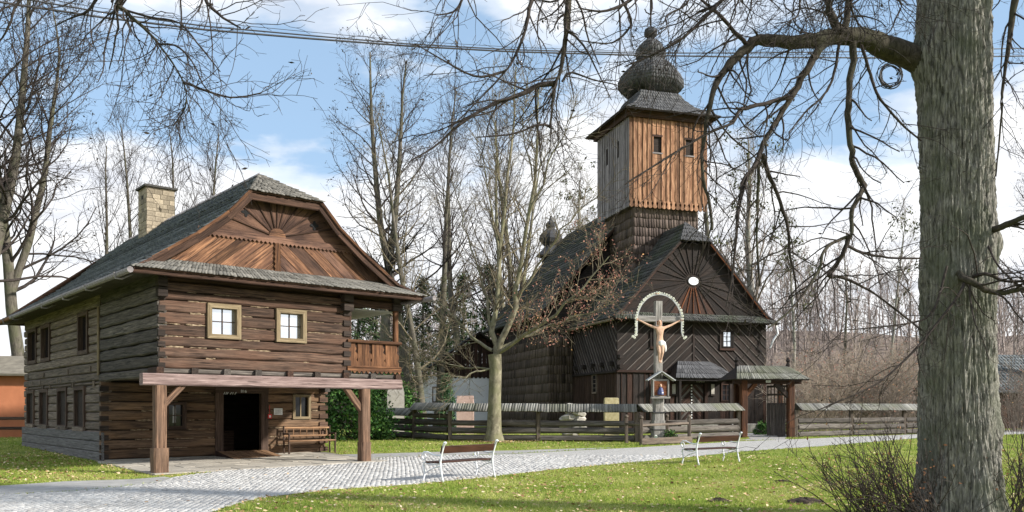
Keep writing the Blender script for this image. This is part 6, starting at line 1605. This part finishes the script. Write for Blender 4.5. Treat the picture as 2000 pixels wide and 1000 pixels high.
# ------------------------------------------------------------------ big linden in the foreground
def linden():
    r = random.Random(2024); D0 = 12.6; bx = (1868 - CX) / F * D0
    root = empty('linden_tree', (bx, D0, 0)); tag(root, 'huge grey linden trunk at the right with drooping bare branches', 'tree')
    base = root.location
    S, K = 330, 420; zs = np.linspace(-.25, 13.5, K)
    th = np.linspace(0, 2 * math.pi, S, endpoint=False)
    TH, ZZ = np.meshgrid(th, zs)
    rad = np.interp(zs, [-.25, 0, .35, .9, 2.5, 4.2, 6.6, 7.6, 9, 13.5], [.76, .64, .565, .515, .48, .468, .465, .465, .44, .25])[:, None]
    flare = np.exp(-np.maximum(ZZ, 0) / .5) * .10 * np.cos(TH * 5 + 1)
    fis = np.zeros_like(TH)
    rs = np.random.default_rng(9)
    for kf, amp in ((11, .25), (23, .35), (41, .7), (59, .9), (83, .8), (107, .4)):
        ph = rs.uniform(0, 6.28); wob = rs.uniform(.4, 1.1); fis += amp * np.abs(np.sin(TH * kf / 2 + ph + 1.0 * np.sin(ZZ * wob + ph) + .45 * np.sin(ZZ * 2.3 + kf) + .3 * np.sin(ZZ * 6.1 + 2 * kf)))
    crack = np.sin(ZZ * 17 + 3 * np.sin(TH * 9) + 2 * np.sin(TH * 23)) * .12
    fis = fis / 3.2 + crack + rs.normal(0, .07, TH.shape)
    bump_ = .075 * (fis - .55) + .018 * np.sin(TH * 3 + ZZ * .8) + .012 * np.sin(TH * 7 - ZZ * 1.7)
    for zk, tk, a, w in ((3.5, -2.0, .07, .16), (3.55, 3.0, .03, .2), (4.0, -.35, .09, .22), (6.75, 3.0, .1, .32), (1.3, -.2, .06, .2)):   # swellings at limb collars and burrs
        dth = np.abs((TH - tk + math.pi) % (2 * math.pi) - math.pi) * .57; bump_ = bump_ + a * np.exp(-((ZZ - zk) ** 2 + dth ** 2) / (w * w))
    RR = rad + flare + bump_; cxl = np.interp(zs, [0, 4, 8, 13.5], [.04, .0, -.03, -.25])[:, None]
    V = np.stack([cxl + RR * np.cos(TH), RR * np.sin(TH), ZZ], -1).reshape(-1, 3)
    idx = np.arange(K - 1)[:, None] * S; k0 = np.arange(S)[None]; k1 = (k0 + 1) % S
    Q = np.stack([idx + k0, idx + k1, idx + k1 + S, idx + k0 + S], -1).reshape(-1, 4)
    me = np_mesh('trunk', V, Q); link_mesh('trunk', me, M['bark_linden'], root, True)
    A = lambda px, py, D: at(px, py, D) - base
    mp = 12.6 / F                                     # metres per photo pixel at the trunk
    limbs = []

    def limb(pts, r0, r1, pw=1.0):
        limbs.append(([A(*p) for p in pts], [r1 + (r0 - r1) * (1 - i / (len(pts) - 1)) ** pw for i in range(len(pts))]))
    limb([(1860, 150, 12.75), (1800, 118, 12.72), (1740, 95, 12.6), (1690, 76, 12.4), (1640, 70, 12.2), (1580, 80, 12.0), (1500, 80, 11.8), (1460, 92, 11.7), (1425, 125, 11.6), (1398, 165, 11.5), (1385, 215, 11.4), (1375, 270, 11.4), (1372, 340, 11.3), (1386, 400, 11.3), (1390, 450, 11.3)], .22, .018, 2.1)
    limb([(1620, 78, 12.1), (1598, 100, 12.0), (1578, 132, 11.9), (1560, 165, 11.9), (1546, 190, 11.8), (1525, 222, 11.8), (1505, 255, 11.7), (1488, 285, 11.7), (1483, 310, 11.7), (1480, 400, 11.8), (1478, 470, 11.8), (1484, 560, 11.9)], .06, .014, 1.2)
    limb([(1548, 190, 11.8), (1520, 195, 11.7), (1470, 208, 11.5), (1445, 215, 11.4), (1430, 240, 11.3), (1380, 262, 11.2), (1300, 310, 11), (1220, 360, 10.9)], .035, .01)
    limb([(1488, 290, 11.7), (1470, 330, 11.6), (1452, 355, 11.5), (1442, 410, 11.4), (1437, 470, 11.4), (1430, 540, 11.4), (1418, 600, 11.4)], .035, .01)
    limb([(1490, 300, 11.7), (1500, 335, 11.8), (1522, 390, 12), (1538, 440, 12.1), (1542, 490, 12.2), (1552, 540, 12.3), (1558, 600, 12.4)], .035, .01)
    limb([(1665, 82, 12.2), (1664, 120, 12.2), (1657, 180, 12.1), (1657, 230, 12.1), (1662, 290, 12.0), (1668, 325, 12), (1684, 355, 12), (1688, 364, 12), (1676, 388, 11.9), (1662, 418, 11.9), (1664, 455, 11.8), (1650, 464, 11.8), (1625, 475, 11.7), (1608, 492, 11.6), (1600, 525, 11.5), (1572, 570, 11.4), (1540, 610, 11.3), (1500, 640, 11.2)], .05, .011)
    limb([(1660, 462, 11.8), (1648, 490, 11.8), (1630, 525, 11.9), (1618, 538, 11.9), (1645, 542, 12), (1680, 558, 12.1), (1720, 582, 12.2), (1800, 645, 12.4)], .035, .012)
    limb([(1655, 480, 11.8), (1690, 495, 11.9), (1740, 503, 12), (1800, 505, 12.2)], .022, .012)
    limb([(1680, 84, 12.3), (1692, 120, 12.3), (1702, 152, 12.3), (1712, 182, 12.2), (1745, 225, 12.2), (1775, 255, 12.3), (1800, 275, 12.3)], .026, .012)
    limb([(1640, 82, 12.2), (1634, 120, 12.1), (1622, 165, 12), (1600, 195, 11.9), (1572, 220, 11.8), (1540, 260, 11.6)], .024, .008)
    limb([(1640, 66, 12.2), (1628, 40, 12.2), (1618, 10, 12.2), (1612, -40, 12.2), (1600, -120, 12.1)], .07, .03)
    limb([(1648, 64, 12.3), (1655, 30, 12.4), (1657, -20, 12.5), (1670, -110, 12.7)], .06, .025)
    limb([(1462, 90, 11.7), (1438, 65, 11.6), (1405, 30, 11.4), (1380, 8, 11.3), (1340, -30, 11.1)], .032, .014)
    # limbs that leave the trunk above the picture and droop back into it
    limb([(1840, -60, 12.5), (1700, -130, 12.1), (1500, -170, 11.5), (1300, -140, 11), (1180, -90, 10.7), (1118, -30, 10.6), (1108, 40, 10.5), (1101, 100, 10.5), (1095, 140, 10.5), (1083, 165, 10.5), (1079, 200, 10.5), (1077, 225, 10.5), (1074, 250, 10.5)], .2, .014, 3.0)
    limb([(1084, 163, 10.5), (1050, 168, 10.5), (1010, 188, 10.4), (960, 205, 10.4), (905, 238, 10.3), (850, 285, 10.2), (800, 315, 10.1)], .036, .008)
    limb([(1075, 246, 10.5), (1050, 244, 10.4), (1000, 262, 10.3), (930, 268, 10.2)], .018, .007)
    limb([(1098, 160, 10.5), (1114, 142, 10.5), (1160, 156, 10.6), (1205, 166, 10.7)], .016, .006)
    limb([(1180, -90, 10.7), (1090, -60, 10.4), (1042, -10, 10.2), (1028, 50, 10.1), (1008, 105, 10.1), (985, 142, 10), (940, 190, 10), (880, 250, 9.9)], .035, .007, 1.5)
    limb([(985, 140, 10), (930, 150, 9.9), (870, 120, 9.9), (810, 85, 9.8)], .016, .006)
    limb([(1845, -90, 12.5), (1600, -260, 11.8), (1200, -330, 11), (800, -300, 10.3), (500, -200, 9.9), (330, -110, 9.8), (232, -12, 9.7), (246, 22, 9.7), (285, 58, 9.7), (310, 86, 9.7), (340, 128, 9.7), (357, 158, 9.7), (364, 190, 9.7), (358, 218, 9.7), (338, 246, 9.7)], .24, .008, 4.0)
    limb([(310, 86, 9.7), (345, 90, 9.6), (375, 120, 9.5), (400, 170, 9.5), (430, 190, 9.5)], .012, .006)
    limb([(358, 160, 9.7), (400, 176, 9.6), (450, 190, 9.5), (500, 184, 9.5), (512, 180, 9.5)], .014, .006)
    limb([(245, 20, 9.7), (300, 35, 9.6), (350, 45, 9.5), (390, 90, 9.4), (430, 140, 9.4)], .014, .006)
    limb([(255, 30, 9.7), (240, 55, 9.7), (240, 90, 9.7), (230, 125, 9.8)], .01, .005)
    limb([(500, -200, 9.9), (420, -90, 9.7), (400, -10, 9.6), (430, 30, 9.5), (470, 55, 9.4)], .035, .008)
    limb([(330, -110, 9.8), (230, -60, 9.9), (190, -5, 10), (170, 22, 10), (140, 34, 10), (110, 50, 10.1)], .03, .006)
    limb([(230, -60, 9.9), (110, -40, 10.1), (40, 0, 10.2), (20, 45, 10.2), (0, 80, 10.3), (-30, 100, 10.3)], .025, .006)
    limb([(800, -300, 10.3), (900, -110, 10), (905, -20, 9.9), (890, 20, 9.9), (850, 30, 9.8)], .03, .006)
    limb([(1300, -140, 11), (1290, -60, 10.8), (1230, 0, 10.6), (1180, 22, 10.5), (1130, 15, 10.4)], .035, .008)
    limb([(1180, -60, 10.7), (1230, 30, 10.8), (1225, 60, 10.9), (1190, 85, 10.9), (1130, 78, 10.8)], .02, .006)
    limb([(1500, -170, 11.5), (1480, -60, 11.3), (1420, -10, 11.2), (1350, 60, 11), (1300, 95, 10.9), (1220, 130, 10.8)], .04, .008)
    limb([(1900, -100, 12.5), (1990, -160, 12.2), (1992, -60, 12.1), (1982, 0, 12.1), (1974, 60, 12.1), (1964, 130, 12.1), (1958, 175, 12.1), (1957, 210, 12.1), (1950, 290, 12.2), (1945, 345, 12.2)], .1, .01, 2.2)
    limb([(1920, 450, 12.4), (1945, 448, 12.2), (1975, 435, 12), (2010, 418, 11.8), (2070, 390, 11.6)], .05, .03)
    limb([(1870, 535, 12.15), (1885, 545, 11.95), (1915, 560, 11.85), (1945, 572, 11.8), (1985, 566, 11.7), (2050, 560, 11.5)], .05, .03)
    limb([(1900, 540, 12.05), (1930, 535, 11.85), (1965, 550, 11.8), (2020, 545, 11.6)], .03, .014)
    limb([(1888, 540, 12.05), (1870, 580, 11.85), (1820, 645, 11.8), (1770, 700, 11.7), (1720, 745, 11.6), (1660, 775, 11.5), (1600, 800, 11.5)], .024, .007)
    limb([(1850, 520, 12.05), (1820, 610, 11.95), (1770, 632, 11.8), (1700, 640, 11.6), (1640, 645, 11.5)], .018, .006)
    limb([(1930, 480, 12.2), (1950, 520, 11.9), (1985, 555, 11.8), (2010, 600, 11.7)], .016, .008)
    for k in range(20):                               # thin hanging sprays of the crown above
        px, py = r.uniform(1330, 1800), r.uniform(-140, -40); D = r.uniform(10.6, 12.2); q = [(px, py, D)]
        for j in range(5): px += r.uniform(-45, 25); py += r.uniform(15, 45); D += r.uniform(-.15, .1); q.append((px, py, D))
        limb(q, r.uniform(.012, .026), .005)
    # upper crown outside the picture, so that the tree is whole
    for k in range(9):
        a = r.uniform(0, 6.28); p, q = grow(r, Vector((-.1, 0, r.uniform(9, 13.3))), Vector((math.cos(a), math.sin(a), .9)), r.uniform(3, 5.5), .12, 9, .12, .05); limbs.append((p, q))
    sm = []
    for p, q in limbs:
        n = max(9, len(p) * 3); pts, rs_ = [], []
        P = np.array([tuple(x) for x in p]); t = np.linspace(0, len(p) - 1, n)
        for tt in t:                                   # Catmull-Rom through the hand-laid points
            i = min(int(tt), len(p) - 2); s = tt - i; p0, p1, p2, p3 = P[max(i - 1, 0)], P[i], P[i + 1], P[min(i + 2, len(p) - 1)]
            c = .5 * ((2 * p1) + (-p0 + p2) * s + (2 * p0 - 5 * p1 + 4 * p2 - p3) * s * s + (-p0 + 3 * p1 - 3 * p2 + p3) * s ** 3)
            rr = q[i] + (q[i + 1] - q[i]) * s; pts.append(Vector(c) + Vector((r.gauss(0, 1), r.gauss(0, 1), r.gauss(0, 1))) * min(rr * .16, .012)); rs_.append(rr * r.uniform(.92, 1.1))
        sm.append((pts, rs_))
    br, tw, fi, tips = [], [], [], []
    for li, (p, q) in enumerate(sm):
        L = sum((b - a).length for a, b in zip(p[:-1], p[1:]))
        n1 = int(2 + L * 5.0) if li < len(sm) - 9 else 7
        for k in range(n1):
            tpos = .12 + .88 * (k + r.random()) / n1; c, rr, d = pt_on(p, q, min(.99, tpos))
            if rr > .13: continue
            l1 = r.uniform(.45, 1.25); dd = side_dir(r, d, R(r.uniform(25, 70))); dd.z -= .12
            bp, bq = grow(r, c, dd, l1, max(min(rr * .45, .016), .0045), 8, .15, -.03, .45); br.append((bp, bq))
            for j in range(6):
                c2, r2, d2 = pt_on(bp, bq, min(.98, .15 + .85 * (j + r.random()) / 6)); tp, tq = grow(r, c2, side_dir(r, d2, R(r.uniform(25, 65))), l1 * r.uniform(.18, .45), .0034, 5, .2, -.02, .6); tw.append((tp, tq)); tips.append(tp[-1])
                if r.random() < .6:
                    c3, _, d3 = pt_on(tp, tq, r.uniform(.3, .9)); xp, xq = grow(r, c3, side_dir(r, d3, R(45)), l1 * .15, .0026, 3, .2, 0, .8); fi.append((xp, xq)); tips.append(xp[-1])
    big = [(p, q) for p, q in sm if max(q) > .05]; small = [(p, q) for p, q in sm if max(q) <= .05]
    for k, (p, q) in enumerate(big): link_mesh('limb', tube_mesh('limb', [(arr([(p, q)]), 12)]), M['branch'], root)
    link_mesh('crown', tube_mesh('crown', [(arr(small), 7), (arr(br), 4), (arr(tw), 3), (arr(fi), 3)]), M['twig'], root)
    T = np.array([tuple(t) for t in tips]); T = T[nr.random(len(T)) < .05]; T[:, 2] -= .03
    link_mesh('dry_leaves', quads_mesh('dry_leaves', T, .06 * nr.uniform(.6, 1.4, len(T)), aspect=.45), M['cone'], root)


linden()


# ------------------------------------------------------------------ suckers round the trunk
def suckers(name, x0, x1, n, lean, label, seed, hmax):
    r = random.Random(seed); lines, tw, tips = [], [], []
    root = empty(name, ((x0 + x1) / 2, 12.2, 0)); tag(root, label, 'shrub', 'suckers around the linden trunk')
    for k in range(n):
        b = Vector((r.uniform(x0, x1) - root.location.x, r.uniform(-.45, .5), -.05)); d = Vector((r.gauss(lean, .5), r.gauss(-.1, .3), 1.25)); H = r.uniform(.45, 1) * hmax
        p, q = grow(r, b, d, H, r.uniform(.006, .011), 9, .07, -.02, .35); lines.append((p, q))
        for j in range(5):
            c, rr, dd = pt_on(p, q, r.uniform(.3, .97)); t, s = grow(r, c, side_dir(r, dd, R(r.uniform(20, 50))), H * r.uniform(.12, .35), .0042, 5, .1, .02, .5); tw.append((t, s)); tips.append(t[-1])
    link_mesh('stems', tube_mesh('stems', [(arr(lines), 5), (arr(tw), 3)]), M['twig'], root)
    T = np.array([tuple(t) for t in tips]); T = T[nr.random(len(T)) < .35]; link_mesh('leaves', quads_mesh('leaves', T, .045 * nr.uniform(.6, 1.4, len(T))), M['dry_leaf'], root)


suckers('linden_suckers', 4.9, 6.1, 125, -.75, 'fan of thin dark shoots leaning left from the linden foot', 5, 1.55)
suckers('linden_suckers', 7.1, 7.6, 50, .12, 'upright thin shoots right of the linden foot', 6, 1.7)


# ------------------------------------------------------------------ grass, fallen leaves, molehills
def scatter(n, xr, yr, dens=None):
    X = nr.uniform(*xr, n); Y = nr.uniform(*yr, n) ; return X, Y


pp = [(p.x, p.y) for p in path_poly]; g1 = [(p.x, p.y) for p in grav1]; g2 = [(p.x, p.y) for p in grav2]; fl_ = [h2w(*p) for p in pf]; hs_ = [h2w(-.1, VL), h2w(7, VL), h2w(7, VB + .2), h2w(-.1, VB + .2)]
gpp = [(p.x, p.y) for p in gate_path]


def lawn_pts(n, y0, y1, power=1.0):
    Y = y0 + (y1 - y0) * nr.random(n) ** power; X = nr.uniform(-.63, .63, n) * Y
    bad = in_poly(X, Y, pp) | in_poly(X, Y, g1) | in_poly(X, Y, g2) | in_poly(X, Y, fl_) | in_poly(X, Y, hs_) | in_poly(X, Y, gpp)
    return X[~bad], Y[~bad]


def grass():
    X1, Y1 = lawn_pts(95000, 12.8, 27, .85); X2, Y2 = lawn_pts(36000, 27, 46, .9); X, Y = np.concatenate([X1, X2]), np.concatenate([Y1, Y2])
    patch = .5 + .5 * np.sin(X * 1.3 + 1.7 * np.sin(Y * .9)) * np.sin(Y * 1.1 + np.sin(X * .7) * 2)
    n = len(X); h = np.where(Y < 27, nr.uniform(.025, .075, n), nr.uniform(.03, .09, n)) * (.75 + .4 * patch); w = np.where(Y < 27, .006, .011) * nr.uniform(.7, 1.5, n)
    B = 3; V = np.zeros((n, B, 3, 3)); col = np.zeros((n, B, 3))
    for b in range(B):
        a = nr.uniform(0, 6.283, n); ox, oy = nr.normal(0, .018, n), nr.normal(0, .018, n); ln = nr.uniform(.2, .8, n) * h; la = nr.uniform(0, 6.283, n); hb = h * nr.uniform(.6, 1.1, n)
        bx, by, bz = X + ox, Y + oy, gza(Y + oy) - .004
        V[:, b, 0] = np.stack([bx - w * np.cos(a), by - w * np.sin(a), bz], -1); V[:, b, 1] = np.stack([bx + w * np.cos(a), by + w * np.sin(a), bz], -1); V[:, b, 2] = np.stack([bx + ln * np.cos(la), by + ln * np.sin(la), bz + hb], -1)
        col[:, b] = np.clip(nr.normal(.32, .19, n) + .42 * (1 - patch) ** 1.3 + .05, 0, 1)[:, None]
    me = np_mesh('grass', V.reshape(-1, 3), np.arange(n * B * 3).reshape(-1, 3), col.reshape(-1))
    tag(link_mesh('grass', me, M['grass']), 'short green and straw coloured grass of the lawns', 'grass', kind='stuff')


grass()


def fallen():
    X, Y = lawn_pts(15000, 12.8, 27, .9); X2, Y2 = lawn_pts(7500, 26, 44, 1.0)
    k = (X2 > -10) & (X2 < 4) | (nr.random(len(X2)) < .35); X2, Y2 = X2[k], Y2[k]
    X3 = nr.uniform(-16.5, -9.0, 5200); Y3 = nr.uniform(18, 36, 5200); bad = in_poly(X3, Y3, pp) | in_poly(X3, Y3, g1) | in_poly(X3, Y3, fl_) | in_poly(X3, Y3, hs_); X3, Y3 = X3[~bad], Y3[~bad]
    a, rr = nr.uniform(0, 6.28, 900), np.abs(nr.normal(0, .9, 900)); X4, Y4 = -.6 + rr * np.cos(a), 35.6 + rr * np.sin(a)
    X5, Y5 = nr.uniform(-8, 8, 260), nr.uniform(13, 30, 260)
    X, Y = np.concatenate([X, X2, X3]), np.concatenate([Y, Y2, Y3])
    drift = .5 + .5 * np.sin(X * .9 + 2 * np.sin(Y * .5)) * np.sin(Y * .8 + 1.5 * np.sin(X * .6)); k = nr.random(len(X)) < .35 + .65 * drift ** 1.5; X, Y = X[k], Y[k]
    X, Y = np.concatenate([X, X4, X5]), np.concatenate([Y, Y4, Y5]); n = len(X)
    C = np.stack([X, Y, gza(Y) + nr.uniform(.02, .06, n)], -1); nrm = np.tile(np.array([0, 0, 1.0]), (n, 1))
    me = quads_mesh('fallen_leaves', C, .068 * nr.uniform(.5, 1.4, n), nrm, .75)
    tag(link_mesh('fallen_leaves', me, M['fallen']), 'dry tan leaves scattered over the lawns and paths', 'leaves', kind='stuff')


fallen()
for (px, py), s, lab in (((1404, 980), .26, 'dark molehill on the lawn nearest the lower picture edge'), ((1572, 982), .36, 'larger dark molehill beside the linden shoots'), ((1528, 941), .18, 'small dark molehill farther up the lawn')):
    p = gp(px, py); v, f = [], []
    for i in range(6):
        for k in range(14):
            rr = s * (i + .01) / 5 * rng.uniform(.9, 1.1); v.append((rr * math.cos(k * 2 * math.pi / 14), rr * .8 * math.sin(k * 2 * math.pi / 14), s * .24 * (1 - (i / 5) ** 1.6) + rng.uniform(-.012, .02) - (.03 if i == 5 else 0)))
    for i in range(5):
        for k in range(14): f.append((i * 14 + k, (i + 1) * 14 + k, (i + 1) * 14 + (k + 1) % 14, i * 14 + (k + 1) % 14))
    o = pyd('molehill', v, f, M['soil']); o.location = p; tag(o, lab, 'molehill', 'molehills on the lawn')
